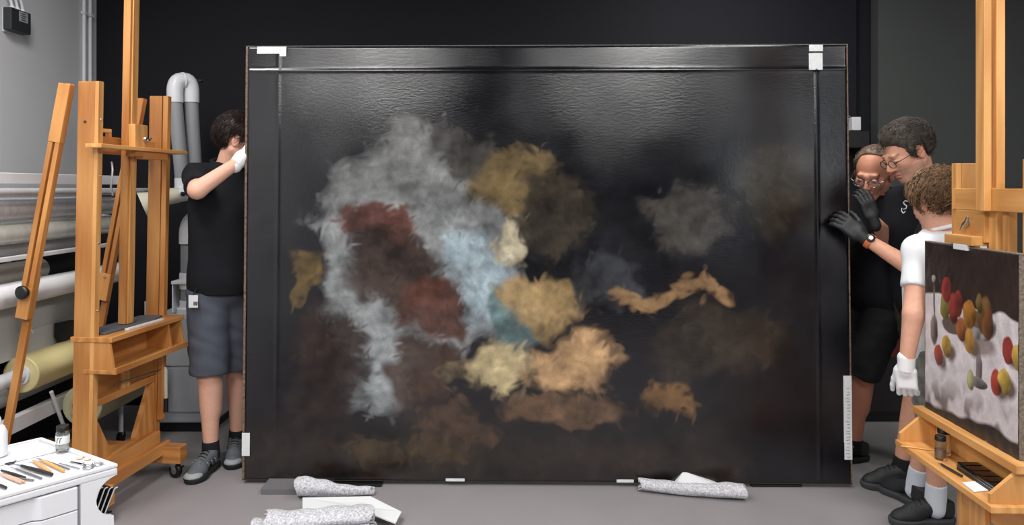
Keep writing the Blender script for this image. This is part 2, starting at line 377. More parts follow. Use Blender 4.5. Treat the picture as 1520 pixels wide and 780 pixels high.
def varnish(name, rough=.15, bstr=.085):
    m = mat(name, (30, 30, 34), rough, attr='tint', spec=.7)
    nt = m.node_tree; b = nt.nodes['Principled BSDF']; L = nt.links.new
    tc = [n for n in nt.nodes if n.type == 'TEX_COORD'][0]
    mp = nt.nodes.new('ShaderNodeMapping'); mp.inputs['Scale'].default_value = (1, 1, 2.2); L(tc.outputs['Object'], mp.inputs[0])
    n1 = nt.nodes.new('ShaderNodeTexNoise'); n1.inputs['Scale'].default_value = 38; n1.inputs['Detail'].default_value = 7; n1.inputs['Roughness'].default_value = .7; L(mp.outputs[0], n1.inputs[0])
    n2 = nt.nodes.new('ShaderNodeTexNoise'); n2.inputs['Scale'].default_value = 240; n2.inputs['Detail'].default_value = 3; L(tc.outputs['Object'], n2.inputs[0])
    ad = nt.nodes.new('ShaderNodeMath'); ad.operation = 'MULTIPLY_ADD'; ad.inputs[1].default_value = .35; L(n2.outputs[0], ad.inputs[0]); L(n1.outputs[0], ad.inputs[2])
    bp = nt.nodes.new('ShaderNodeBump'); bp.inputs['Strength'].default_value = bstr; bp.inputs['Distance'].default_value = .012; L(ad.outputs[0], bp.inputs['Height']); L(bp.outputs[0], b.inputs['Normal'])
    n3 = nt.nodes.new('ShaderNodeTexNoise'); n3.inputs['Scale'].default_value = 3; n3.inputs['Detail'].default_value = 5; L(tc.outputs['Object'], n3.inputs[0])
    mr = nt.nodes.new('ShaderNodeMapRange'); mr.inputs[1].default_value = .3; mr.inputs[2].default_value = .7; mr.inputs[3].default_value = rough-.05; mr.inputs[4].default_value = rough+.1
    L(n3.outputs[0], mr.inputs[0]); L(mr.outputs[0], b.inputs['Roughness'])
    return m
link('canvas', big_painting(), varnish('varnished_oil'), ptg)
edge_m = mat('worn_canvas_edge', (112, 92, 78), .9, noise=.7, nscale=60, bump=.5, bscale=120)
dark_back = mat('lining_canvas', (90, 78, 62), .9, noise=.1)
TH = .035
box('canvas_edge', (-.012, 0), (.004, TH), (0, PH), edge_m, ptg, .003)
box('canvas_edge', (PW, PW+.008), (.004, TH), (0, PH), edge_m, ptg, .003)
box('canvas_edge', (-.012, PW+.008), (.004, TH), (PH, PH+.005), mat('grey_canvas_edge', (96, 95, 92), .9, noise=.5, nscale=60), ptg, .002)
box('canvas_edge', (-.012, PW+.008), (.004, TH), (-.006, 0), mat('dark_worn_edge', (46, 40, 36), .9, noise=.6, nscale=60), ptg, .002)
box('canvas_back', (.005, PW-.005), (.008, .014), (.005, PH-.005), dark_back, ptg, 0)
for a, b in (((.005, .15), (.005, PH-.005)), ((PW-.15, PW-.005), (.005, PH-.005)), ((PW/2-.06, PW/2+.06), (.15, PH-.15))):
    box('stretcher_bar', a, (.015, TH), b, WOODL, ptg)
for b in ((.005, .15), (PH-.15, PH-.005), (PH/2-.05, PH/2+.05)): box('stretcher_bar', (.15, PW-.15), (.016, TH-.001), b, WOODL, ptg)
def ptape(x0, x1, z0, z1, lab=None):
    o = box('paper_tape', (x0, x1), (-.0065, -.0025), (z0, z1), PAPER, ptg, .0008)
    if lab: o['label'] = lab
S = PW/893
def U_(px): return (px-368)*S
def V_(py): return (716-py)*PH/646
ptape(.05, .17, PH-.038, PH-.002); ptape(.165, .2, PH-.052, PH-.002)
ptape(PW-.19, PW-.122, PH-.034, PH-.002); ptape(PW-.192, PW-.124, PH-.128, PH-.044)
ptape(PW-.036, PW+.004, .50, .535); ptape(PW-.036, PW+.004, .33, .50, 'white paper tape with small written marks'); ptape(PW-.036, PW+.004, .205, .33); ptape(PW-.034, PW+.004, .12, .205)
ptape(-.01, .03, .12, .235); ptape(1.02, 1.115, 0, .014); ptape(1.875, 1.96, 0, .014)
INK = mat('ink', (40, 40, 46), .7)
for i in range(22):                                       # scribbled marks on the right-hand tape
    z = .135+i*.016; a = random.uniform(.0, .012)
    tube('ink_stroke', [(PW-.028+a, -.0068, z), (PW-.018+a, -.0068, z+random.uniform(-.006, .006)), (PW-.008, -.0068, z+random.uniform(-.005, .005))], .0011, INK, ptg, 5)
for x in (.45, 2.55):
    tag(box('foam_support', (BL.x+x, BL.x+x+.25), (3.70, 3.80), (0, .014), BLACK, None, .002), 'flat black foam block under the %s half of the large canvas' % ('left' if x < 1 else 'right'), 'foam block')

# ------------------------------------------------------------------ left easel
E = thing('studio_easel', 'tall beech studio easel on castors with no picture, beside the white trolley', 'easel', (-1.895, 3.57, 0), -math.radians(5.8))
HY = .27; LEAN = .019
def lx(z): return LEAN*z                                    # the frame leans slightly forward
for s in (-1, 1):
    y = s*HY
    if s < 0:
        plank('upright', (lx(.1)+.004, y, .12), (lx(1.97)+.004, y, 1.97), .08, .034, (1, 0, 0), WOOD, E)
        plank('facing_strip', (lx(.1)+.0535, y, .30), (lx(1.97)+.0535, y, 1.97), .018, .034, (1, 0, 0), WOODL, E, .0015)
    else:
        plank('upright', (lx(.1)-.003, y, .12), (lx(1.97)-.003, y, 1.97), .068, .034, (1, 0, 0), WOOD, E)
        plank('facing_strip', (lx(.1)+.050, y, .30), (lx(1.97)+.050, y, 1.97), .026, .034, (1, 0, 0), WOOD, E)
    fo = box('foot', (-.72, .175 if s > 0 else .140), (y-.035, y+.035), (.082, .168), WOOD, E, .005)
    for x in (-.66, .12 if s > 0 else .09):
        c = bpy.data.objects.new('castor', None); COL.objects.link(c); c.parent = E; c.location = (x, y, 0)
        lathe('wheel', [(.01, -.012), (.034, -.012), (.037, -.006), (.037, .006), (.034, .012), (.01, .012)], BLACK, c, (.012, 0, .037), (.3, 1, 0))
        lathe('hub', [(.002, -.015), (.016, -.014), (.016, .014), (.002, .015)], STEEL, c, (.012, 0, .037), (.3, 1, 0))
        prism('fork', [(-.02, -.014, .08), (.02, -.014, .08), (.022, -.014, .05), (.005, -.014, .035)], (0, .003, 0), STEEL, c)
        prism('fork', [(-.02, .014, .08), (.02, .014, .08), (.022, .014, .05), (.005, .014, .035)], (0, .003, 0), STEEL, c)
        lathe('swivel', [(.004, .074), (.024, .075), (.024, .082), (.004, .083)], STEEL, c)
        tube('brake_lever', [(.03, 0, .05), (.055, 0, .06)], .005, BLACK, c, 8)
    # rear strut in two sliding halves with a slot
    a = Vector((-.035, y-s*.0, 1.955)); b = Vector((-.40, y, .12)); d = (b-a)
    m1 = a+d*.56; yo = Vector((0, -.04, 0))
    for sd in (-1, 1):
        plank('strut_rail', a+yo+Vector((sd*.017, 0, 0)), m1+yo+Vector((sd*.017, 0, 0)), .022, .03, (1, 0, 0), WOOD, E)
    plank('strut_block', a+yo+d*.49, a+yo+d*.565, .058, .034, (1, 0, 0), WOOD, E)
    plank('strut_block', a+yo, a+yo+d*.14, .0562, .034, (1, 0, 0), WOOD, E)
    plank('strut_lower', a+d*.46+Vector((0, -.012, 0)), b+Vector((0, -.012, 0)), .034, .022, (1, 0, 0), WOOD, E)
    k = a+d*.50+Vector((0, -.065, 0))
    lathe('clamp_knob', [(.006, .012), (.006, -.002), (.026, 0), (.03, -.008), (.03, -.018), (.024, -.024), (.002, -.025)], BLACK, E, k, (0, 1, 0)) if s < 0 else lathe('clamp_bolt', [(.006, .01), (.008, 0), (.006, -.006), (.001, -.008)], STEEL, E, k+Vector((0, .01, 0)), (0, 1, 0))
# lower frame: sill, apron board, gussets
box('sill', (-.03, .06), (-HY+.017, HY-.017), (.17, .245), WOOD, E)
box('sill_ledge', (.06, .085), (-HY-.03, HY+.03), (.125, .185), WOOD, E)
box('apron', (-.005, .022), (-HY+.017, HY-.017), (.50, .69), WOOD, E)
box('apron_rail', (.022, .034), (-HY+.017, HY-.017), (.50, .535), WOOD, E)
box('apron_block', (.022, .036), (-.035, .035), (.535, .66), WOODL, E)
for s in (-1, 1):
    yy = s*(HY-.018)
    prism('gusset', [(0, yy, .245), (0, yy, .50), (0, yy-s*.03, .49), (0, yy-s*.16, .26), (0, yy-s*.16, .245)], (.026, 0, 0), WOOD, E, .002)
# tray
TF = .03
box('tray_top', (-.035, .160), (-HY-.02, HY+.03), (.812, .835), WOOD, E)
box('tray_shelf', (.028, .178), (-HY-.02, HY+.03), (.672, .690), WOOD, E)
box('tray_lip', (.170, .184), (-HY-.021, HY+.031), (.672, .700), WOOD, E)
box('tray_back', (.022, .036), (-HY-.01, HY+.02), (.690, .812), WOOD, E)
for y in (-HY-.015, .17, HY+.012):
    prism('tray_end', [(.036, y, .690), (.168, y, .690), (.148, y, .812), (.036, y, .812)], (0, .013, 0), WOOD, E, .001)
# mast, head clamp and crossbar
plank('mast', (lx(.7)+.03, -.01, .847), (lx(2.8)+.03, -.01, 2.85), .036, .07, (1, 0, 0), WOOD, E)
plank('mast_groove_strip', (lx(.7)+.052, -.01, .847), (lx(2.8)+.052, -.01, 2.85), .008, .045, (1, 0, 0), WOODL, E)
box('crossbar', (lx(1.7)-.035, lx(1.7)-.008), (-HY, HY), (1.655, 1.735), WOOD, E)
cl = box('clamp_block', (lx(1.7)+.05, lx(1.7)+.085), (-.05, .05), (1.655, 1.80), WOODL, E)
box('clamp_ledge', (lx(1.7)+.04, lx(1.7)+.115), (-.34, .36), (1.672, 1.690), WOODL, E)
box('ledge_batten', (lx(1.7)+.055, lx(1.7)+.10), (-.01, .20), (1.635, 1.672), WOOD, E)
box('batten_stop', (lx(1.7)+.05, lx(1.7)+.10), (-.07, -.01), (1.645, 1.672), WOOD, E)
box('rest_block', (-.03, .02), (-.20, -.08), (1.755, 1.772), WOODL, E)
box('rest_block', (.0, .02), (-.10, -.08), (1.735, 1.755), WOODL, E)
wn = lathe('wing_nut', [(.012, 0), (.013, .008), (.006, .012), (.006, .02), (.001, .021)], STEEL, E, (lx(1.7)+.085, .03, 1.725), (1, 0, 0))
tube('wing', [(lx(1.7)+.10, .002, 1.735), (lx(1.7)+.095, .02, 1.726), (lx(1.7)+.095, .04, 1.724), (lx(1.7)+.10, .06, 1.74)], [.004, .006, .006, .004], STEEL, E)
tube('latch_lever', [(.0, -.05, 1.62), (.01, -.06, 1.58), (.005, -.065, 1.50), (.012, -.062, 1.46)], .005, STEEL, E)
for y in (-HY,):
    for z in (.95, 1.25, 1.55, 1.80): lathe('screw', [(.005, 0), (.004, .002), (.0005, .003)], STEEL, E, (lx(z)+.063, y, z), (1, 0, 0), 10)
lathe('peg_hole_cap', [(.007, 0), (.006, .003), (.001, .004)], mat('dark_plug', (70, 45, 25), .6), E, (lx(1.8), -HY-.017, 1.79), (0, -1, 0), 12)
CREAM = mat('cream_plastic', (226, 219, 196), .4)
tube('crank_handle', [(.065, HY+.01, .565), (.07, HY+.01, .55), (.072, HY+.01, .40)], [.009, .011, .009], CREAM, E)
tube('crank_grip', [(.072, HY+.01, .405), (.072, HY+.01, .335)], [.013, .013], BLACK, E)
tube('crank_shaft', [(.045, -.10, .575), (.066, HY+.01, .56)], .004, STEEL, E, 8)
# foam pad and white strip lying on the tray
zt = .836
Em = Matrix.Translation(E.location) @ Matrix.Rotation(-math.radians(5.8), 4, 'Z')
def eloc(x, y, z): return Em @ Vector((x, y, z))
pad = prism('foam_sheet', [eloc(-.03, -.22, zt), eloc(.095, -.24, zt), eloc(.115, .10, zt), eloc(.08, .24, zt), eloc(-.03, .22, zt)], (0, 0, .008), mat('slate_foam', (84, 86, 90), .9, bump=.1), None, .002)
tag(pad, 'thin slate grey foam sheet lying on the empty easel tray', 'foam sheet')
st = prism('white_strip', [eloc(.116, -.13, zt+.0), eloc(.136, -.13, zt), eloc(.146, .14, zt), eloc(.128, .14, zt)], (0, 0, .009), WHITE, None, .001)
tag(st, 'narrow white strip lying beside the foam sheet on the easel tray', 'strip')

# ------------------------------------------------------------------ rack of rolls along the left wall
RX = -2.32
RK = thing('roll_rack', 'white steel storage rack carrying long rolls against the pale wall', 'rack', (RX, 3.4, 0))
def rk(name, x0, x1, y0, y1, z0, z1, m=None): return box(name, (x0, x1), (y0-3.4, y1-3.4), (z0, z1), m or WPAINT, RK, .003)
rk('top_rail', .02, .05, 2.2, 4.36, 1.515, 1.565)
rk('middle_rail', .03, .06, 2.2, 4.4, 1.165, 1.185)
rk('lower_rail', .0, .04, 2.2, 4.5, .37, .44)
rk('back_rail', -.3, -.27, 2.2, 4.5, .37, .44)
rk('back_rail', -.3, -.27, 2.2, 4.4, 1.40, 1.44)
for y in (2.6, 4.34):
    tube('post', [(.03, y-3.4, .05), (.03, y-3.4, 1.56)], .013, WPAINT, RK)
    tube('post', [(-.29, y-3.4, .05), (-.29, y-3.4, 1.44)], .013, WPAINT, RK)
    tube('cross_tie', [(.03, y-3.4, .40), (-.29, y-3.4, .40)], .012, WPAINT, RK)
    tube('cross_tie', [(.03, y-3.4, 1.30), (-.29, y-3.4, 1.42)], .012, WPAINT, RK)
    for x in (.03, -.29): lathe('castor_wheel', [(.008, -.012), (.032, -.012), (.035, 0), (.032, .012), (.008, .012)], BLACK, RK, (x, y-3.4, .036), (1, 0, 0))
for (a, b) in (((5, 366), (26, 425)), ((40, 478), (58, 522)), ((76, 582), (97, 640))):
    pa, pb = P(a[0], a[1], 3.62), P(b[0], b[1], 3.75); off = Vector((RX, 3.4, 0))
    tube('brace', [pa-off, pb-off], .009, WPAINT, RK, 10)
for y in (3.62, 4.3):                                        # hooks on top of the rails
    tube('hook', [(.06, y-3.4-.01, 1.60), (.06, y-3.4+.03, 1.585), (.06, y-3.4-.01, 1.53), (.06, y-3.4-.03, 1.47)], .006, WHITE, RK, 8)
FILM = mat('pale_film', (206, 207, 200), .25, noise=.12, nscale=5, stretch=(6, .6, 6), coat=.3)
GREYROLL = mat('grey_roll', (184, 186, 187), .5, noise=.1, nscale=5, stretch=(6, .5, 6))
WROLL = mat('white_roll', (226, 228, 232), .6, bump=.05, bscale=30)
YROLL = mat('cream_roll', (226, 212, 156), .6, noise=.03, nscale=6)
CROLL = mat('ivory_roll', (196, 194, 184), .5, noise=.06, nscale=8)
def roll(name, label, x, z, r, y0, y1, m, core=None, rough=0, group='rolls on the rack'):
    t = thing(name, label, 'roll', (x, y0, z), 0, group); L = y1-y0; ri = r*.55
    lathe('wound_sheet', [(ri, .002), (ri, 0), (r-.004, 0), (r, .004), (r, L-.004), (r-.004, L), (ri, L), (ri, L-.002)], m, t, (0, 0, 0), (0, 1, 0), 32)
    co = core or mat('card_core', (168, 150, 128), .8)
    lathe('core', [(ri*.75, .01), (ri*.75, -.015), (ri, -.015), (ri, L+.015), (ri*.75, L+.015), (ri*.75, L+.01)], co, t, (0, 0, 0), (0, 1, 0), 24)
    return t
roll('metal_tube', 'slim silver tube lying on top of the rolls in the rack', RX+.06, 1.475, .02, 2.1, 4.6, ALU, ALU)
roll('foil_roll', 'thick silver foil roll second from the top of the rack', RX+.0, 1.395, .05, 2.1, 4.3, ALU, ALU)
roll('film_roll', 'pale translucent film roll below the silver foil roll', RX-.01, 1.285, .05, 2.1, 4.28, FILM)
roll('film_roll', 'grey glossy film roll lowest of the upper rack group', RX-.10, 1.21, .055, 2.1, 4.25, GREYROLL)
roll('foil_roll', 'silver foil roll at the back of the rack next to the wall', RX-.2, 1.35, .055, 2.0, 4.3, ALU, ALU)
roll('ivory_roll', 'short ivory roll with a blunt end above the white roll', RX-.14, 1.075, .055, 2.4, 3.86, CROLL)
roll('paper_roll', 'clean white paper roll running across the middle of the rack', RX+.02, 1.005, .056, 2.1, 4.4, WROLL)
roll('fabric_roll', 'cream yellow roll with a white core near the bottom of the rack', RX, .612, .086, 3.5, 4.45, YROLL, WHITE)
roll('core_tube', 'white core tube poking out of the cream yellow roll', RX, .612, .034, 2.4, 3.62, WHITE, STEEL)
roll('sleeve_roll', 'dull grey roll under the cream yellow roll', RX-.13, .505, .062, 2.2, 4.1, GREYROLL)
roll('lining_roll', 'pale olive lining roll seen low through the easel frame', RX+.16, .40, .10, 3.72, 4.42, mat('olive_roll', (172, 172, 140), .6), None)
sh = rk('hanging_sheet', -.06, -.05, 2.2, 4.1, .68, .96, mat('grey_sheet', (186, 188, 188), .5, noise=.05, nscale=3))
rk('sheet_patch', -.049, -.046, 3.55, 4.0, .80, .93, mat('pale_sheet_patch', (172, 174, 174), .5))
rk('dark_panel', -.24, -.23, 2.2, 4.45, .1, 1.22, mat('dark_rack_panel', (22, 23, 26), .7))
bk = P(100, 492, 3.85)
tag(prism('black_pouch', [P(89, 480, 3.82), P(111, 475, 3.95), P(111, 508, 3.95), P(93, 507, 3.83), P(89, 500, 3.82)], (-.03, 0, 0), BLACK, None, .004), 'black pouch hanging above the cream yellow roll', 'pouch')

# ------------------------------------------------------------------ left wall fittings
J = thing('junction_box', 'black wall control box with silver sticker and cables, upper left', 'control box', (LEFT, 4.24, 2.45))
box('mount_plate', (.001, .012), (-.085, .115), (-.075, .06), WHITE, J)
box('housing', (.012, .06), (-.095, .075), (-.065, .06), mat('charcoal_case', (44, 46, 48), .45), J, .005)
box('sticker', (.06, .062), (-.03, .045), (-.005, .052), mat('silver_sticker', (150, 154, 160), .5), J, .0005)
for i in range(4): box('sticker_print', (.062, .0628), (-.015, .03-.01*(i % 2)), (.003+.012*i, .008+.012*i), INK, J, 0)
for y, dy in ((-.045, -.16), (.0, -.12), (.045, -.10)):
    tube('cable', arc((.03, y, .06), (.03, y, .16), (.02, y+dy, .17), 8)+[Vector((.02, y+dy-.06, .20)), Vector((.015, y+dy-.1, .4)), Vector((.015, y+dy-.1, .84))], .008, WHITE, J, 8)
    lathe('cable_gland', [(.013, .058), (.013, .075), (.009, .08)], WHITE, J, (.03, y, 0))
for n, y in enumerate((4.93, 5.0)):
    t = thing('wall_conduit', '%s slim white conduit running down the pale wall by the corner' % ('left of the two' if n == 0 else 'right of the two'), 'conduit', (LEFT+.013, y, 0), 0, 'wall conduits')
    tube('pipe', [(0, 0, .05), (0, 0, CEIL)], .0125, WHITE, t)
    for z in (.8, 1.75, 2.66): box('clip', (-.012, .017), (-.018, .018), (z-.012, z+.012), WHITE, t, .003)

# ------------------------------------------------------------------ fume extractor behind the man on the left
FX = thing('fume_extractor', 'light grey extractor cabinet on the floor with a jointed duct arm and hood', 'extractor', (-1.98, 4.72, 0))
cabm = mat('grey_cabinet', (178, 181, 188), .45)
def fo(p): return Vector(p)-Vector((-1.98, 4.72, 0))
box('cabinet', (-.22, .16), (-.2, .2), (.06, .72), cabm, FX, .012)
box('plinth', (-.2, .14), (-.18, .18), (0, .06), BLACK, FX, .004)
box('door', (-.215, .155), (-.21, -.2), (.13, .40), cabm, FX, .004)
box('upper_panel', (-.215, .155), (-.21, -.2), (.41, .70), cabm, FX, .004)
lathe('knob', [(.022, 0), (.022, .012), (.012, .02), (.001, .021)], WHITE, FX, (-.17, -.21, .345), (0, -1, 0))
box('switch', (-.195, -.165), (-.216, -.21), (.27, .305), BLACK, FX, .002)
D0 = P(271, 470, 4.5)
c0 = fo(D0); c0.z = .72
lathe('duct_collar', [(.075, 0), (.075, .03), (.058, .04), (.058, .08)], WPAINT, FX, (c0.x, c0.y+.1, .72))
q = Vector((c0.x, c0.y+.1, 0))
tube('lower_duct', [q+Vector((0, 0, .78)), q+Vector((0, 0, 1.19))], .053, GREYPIPE, FX, 24)
box('duct_bracket', (q.x-.085, q.x+.085), (q.y-.07, q.y+.07), (.905, .925), WPAINT, FX, .004)
lathe('duct_sleeve', [(.058, .87), (.06, .88), (.06, .96), (.058, .97)], WPAINT, FX, q)
box('bracket_web', (q.x-.083, q.x-.075), (q.y-.06, q.y+.06), (.73, .905), WPAINT, FX, .002)
tube('elbow', [q+Vector((0, 0, 1.15)), q+Vector((0, 0, 1.20))]+arc(q+Vector((0, 0, 1.21)), q+Vector((0, 0, 1.31)), q+Vector((.10, 0, 1.31)), 8)+[q+Vector((.16, 0, 1.31))], .062, WHITE, FX, 24)
tube('elbow', arc(q+Vector((.15, 0, 1.31)), q+Vector((.23, 0, 1.31)), q+Vector((.2, 0, 1.40)), 8), .06, WHITE, FX, 24)
r0, r1 = fo(P(294, 335, 4.6)), fo(P(284, 150, 4.6))
tube('upper_duct', [r0, r1], .041, GREYPIPE, FX, 24)
l0, l1 = fo(P(271, 272, 4.52)), fo(P(260, 150, 4.52))
tube('upper_duct', [l0, l1], .041, GREYPIPE, FX, 24)
rt, lt = fo(P(284, 122, 4.6)), fo(P(259, 122, 4.52))
tube('elbow', [r1-Vector((0, 0, .01)), r1+(rt-r1)*.35]+arc(r1+(rt-r1)*.4, rt+Vector((0, 0, .02)), (rt+lt)/2+Vector((0, 0, .01)), 8), .047, WHITE, FX, 24)
tube('elbow', [l1-Vector((0, 0, .01)), l1+(lt-l1)*.35]+arc(l1+(lt-l1)*.4, lt+Vector((0, 0, .02)), (rt+lt)/2+Vector((0, 0, .01)), 8), .047, WHITE, FX, 24)
mid = (rt+lt)/2
lathe('joint_ring', [(.048, -.006), (.051, -.003), (.051, .003), (.048, .006)], WHITE, FX, mid+Vector((0, 0, .01)), (lt-rt))
lathe('joint_knob', [(.012, 0), (.014, .02), (.004, .03)], BLACK, FX, rt+Vector((.045, 0, .01)), (1, 0, 0))
jb = fo(P(268, 285, 4.5))
tube('joint', [l0+Vector((0, 0, .03)), l0-Vector((0, 0, .03)), jb], [.046, .046, .04], WHITE, FX, 20)
n0, n1 = fo(P(278, 288, 4.47)), fo(P(250, 292, 4.42))
tube('nozzle', [n0, n0+(n1-n0)*.5], .042, WHITE, FX, 20)
tube('nozzle_ring', [n0+(n1-n0)*.45, n1], [.046, .05], mat('ivory_plastic', (206, 200, 182), .45), FX, 20)
lathe('joint_knob', [(.012, 0), (.014, .02), (.004, .03)], BLACK, FX, n0+Vector((.0, -.045, 0)), (0, -1, 0))
h0, h1 = n1, fo(P(212, 306, 4.36))
tube('hood', [h0+(h1-h0)*-.2, h0+(h1-h0)*.25, h1], [.044, .046, .085], mat('ivory_plastic', (206, 200, 182), .45), FX, 24)
SB = thing('wall_socket', 'small white socket box on the black wall behind the easel tray', 'socket', (P(212, 465, 4.95).x, BACK, .66))
box('back_box', (-.04, .04), (-.05, -.001), (-.06, .06), WHITE, SB); box('socket_face', (-.03, .03), (-.055, -.05), (-.045, .045), WPAINT, SB)

# ------------------------------------------------------------------ white trolley, lower left
C0 = Vector((-1.136, 2.136, 0)); a1, a2 = math.radians(148), math.radians(230)
e1 = Vector((math.cos(a1), math.sin(a1), 0)); e2 = Vector((math.cos(a2), math.sin(a2), 0))
TR = thing('tool_trolley', 'white plastic drawer trolley with curved side cut-out, lower left corner', 'trolley', C0)
def T(a, b, z=0): return e1*a+e2*b+Vector((0, 0, z))
def tpr(name, ab, z0, z1, m=WHITE, bev=.003): return prism(name, [T(a, b, z0) for a, b in ab], (0, 0, z1-z0), m, TR, bev)
W1, W2 = .43, .44
tpr('top', [(0, 0), (W1, 0), (W1, W2), (0, W2)], .672, .692, WHITE, .005)
for ab in ([(0, 0), (.012, 0), (.012, W2), (0, W2)], [(W1-.012, 0), (W1, 0), (W1, W2), (W1-.012, W2)], [(.012, 0), (W1-.012, 0), (W1-.012, .012), (.012, .012)]):
    tpr('rim', ab, .6925, .702, WHITE, .002)
tpr('raised_shelf', [(.27, .02), (W1-.015, .02), (W1-.015, W2), (.27, W2)], .693, .699, WHITE, .002)
# side panel with the semicircular notch, drawn in the (b, z) plane of the front
pts = [(0, .672)]
for k in range(17):
    an = math.pi/2+.25+k/16*(math.pi-.5)
    pts.append((max(0, -.004-.062*math.cos(an)), .613+.058*math.sin(an)))
pts += [(0, .10), (.098, .10), (.098, .672)]
prism('side_panel', [T(0, b, z) for b, z in pts], e1*.02, WHITE, TR)
prism('rear_panel', [T(W1-.02, b, z) for b, z in pts], e1*.02, WHITE, TR)
tpr('inner_wall', [(.02, .085), (W1-.02, .085), (W1-.02, .098), (.02, .098)], .10, .672, WHITE, 0)
tpr('base', [(0, 0), (W1, 0), (W1, W2), (0, W2)], .08, .10, WHITE, .004)
tpr('notch_floor', [(.02, .01), (W1-.02, .01), (W1-.02, .085), (.02, .085)], .54, .553, WHITE, .002)
for i in range(8):
    z1 = .668-i*.064; z0 = z1-.061
    dr = prism('drawer', [T(.012 if True else 0, .103, z0), T(-.004, .108, z0), T(-.004, .198, z0), T(.012, .212, z0), T(.012, W2, z0), T(W1-.03, W2, z0), T(W1-.03, .103, z0)], (0, 0, z1-z0), WHITE, TR, .002)
for ab in ((.03, .03), (W1-.03, .03), (.03, W2-.03), (W1-.03, W2-.03)):
    lathe('castor', [(.006, -.012), (.03, -.012), (.034, 0), (.03, .012), (.006, .012)], BLACK, TR, T(ab[0], ab[1], .035), (1, 0, 0))
    tube('castor_stem', [T(ab[0], ab[1], .03), T(ab[0], ab[1], .085)], .012, BLACK, TR)
GB = mat('pad_black', (20, 22, 28), .5)
pad_lab = ['leftmost black pad with pale rim in the trolley cut-out', 'second black pad from the left in the trolley cut-out', 'third black pad from the left in the trolley cut-out', 'rightmost black pad with pale rim in the trolley cut-out']
for i in range(4):
    bb = .062-i*.0135
    t = thing('sanding_pad', pad_lab[i], 'pad', C0+T(.024, bb, .554), 0, 'black pads in the trolley side')
    s_ = e2*.006; up = Vector((0, 0, .082-.004*i))+e2*(-.028)
    prism('pad', [Vector(), e1*.10, e1*.10+up, up], s_, GB, t, .001)
    tube('pad_rim', [s_*.5+Vector((0, 0, .002)), s_*.5+up*.92]+arc(s_*.5+up*.94, s_*.5+up*1.03, s_*.5+up*1.02-e2*.008, 4), .0018, mat('pale_wire', (206, 204, 200), .5), t, 8)
# things lying on the trolley
ZT = .6925
def onT(px, py, z=0): g = G(px, py, ZT+z); return g
def stick(name, label, cat, a, b, r, m, grip=None, group=None, tip=None):
    A, B = onT(*a), onT(*b); A.z = B.z = ZT+r+.0015; t = thing(name, label, cat, Vector((A.x, A.y, ZT)), 0, group); o = Vector((A.x, A.y, ZT))
    tube('handle', [A-o, (A+B)/2-o, B-o], [r*.7, r, r*.85], m, t, 10)
    if tip is not None:
        d = (A-B).normalized(); tube('tip', [A-o+d*.035-Vector((0, 0, r*.4)), A-o+d*.008, A-o-d*.002], [r*.2, r*.55, r*.6], tip, t, 8)
    return t
BW = mat('tool_wood', (214, 156, 98), .5); PK = mat('tool_pink_wood', (204, 160, 138), .5); DK = mat('tool_black', (34, 34, 36), .4); GYT = mat('tool_grey', (120, 122, 124), .4, .5)
g_ = 'hand tools on the trolley'
stick('paint_brush', 'thick orange wood handle lying nearest the trolley middle', 'brush', (50, 688), (74, 705), .0055, BW, None, g_, WPAINT)
stick('paint_brush', 'long orange wood handle pointing toward the scissors', 'brush', (62, 687), (95, 703), .005, BW, None, g_, STEEL)
stick('spatula', 'thin grey metal tool right of the orange handles', 'spatula', (60, 684), (103, 699), .0025, GYT, None, g_)
stick('needle_tool', 'fine pale needle tool beside the scissors', 'tool', (88, 690), (118, 698), .002, STEEL, None, g_)
stick('scalpel', 'thick black scalpel handle with steel blade', 'scalpel', (32, 696), (77, 709), .006, DK, None, g_, STEEL)
stick('palette_knife', 'steel tool with slim blade left of the black scalpel', 'palette knife', (24, 699), (62, 713), .003, GYT, None, g_, STEEL)
stick('marker_pen', 'long black pen near the front left edge of the trolley', 'pen', (2, 702), (37, 713), .0045, DK, None, g_)
stick('swab_stick', 'pinkish wooden stick along the front of the trolley', 'stick', (0, 707), (31, 720), .004, PK, None, g_)
stick('swab_stick', 'pinkish wooden stick behind the front one on the trolley', 'stick', (9, 708), (37, 719), .0035, PK, None, g_)
stick('spatula', 'grey metal tool resting by the drawer step', 'spatula', (22, 712), (50, 716), .003, GYT, None, g_)
stick('marker_pen', 'short black pen end at the left frame edge', 'pen', (-6, 722), (9, 728), .0045, DK, None, g_)
stick('swab_stick', 'pale cotton swab stick above the orange handles', 'stick', (42, 686), (56, 690), .004, CREAM, None, g_)
def scissors(label, a, b, r):
    A, B = onT(*a), onT(*b); A.z = B.z = 0; o = Vector((A.x, A.y, ZT+.001)); t = thing('scissors', label, 'scissors', o, 0, 'scissors on the trolley')
    d = (B-A); L = d.length; d.normalize(); n = Vector((-d.y, d.x, 0))
    for s in (-1, 1):
        pv = d*L*.5; ring = pv+d*L*.36+n*s*L*.13
        prism('blade', [n*s*.004, pv+n*s*.004, pv-n*s*.004, -n*s*.001+d*.004], (0, 0, .002), STEEL, t)
        tube('shank', [pv+Vector((0, 0, .002)), pv+d*L*.14+n*s*.004+Vector((0, 0, .002)), ring-d*L*.12+Vector((0, 0, .002))], .0022, r, t, 8)
        tube('finger_loop', [ring+(d*math.cos(k/14*6.2832)*L*.14+n*math.sin(k/14*6.2832)*L*.10)+Vector((0, 0, .0025)) for k in range(15)], .0022, r, t, 8)
    lathe('pivot', [(.004, 0), (.004, .005), (.001, .006)], STEEL, t, pv)
scissors('fine steel scissors lying open at the right of the trolley', (104, 687), (143, 695), STEEL)
scissors('small dark scissors lying left of the cream swab stick', (36, 682), (10, 691), DK)
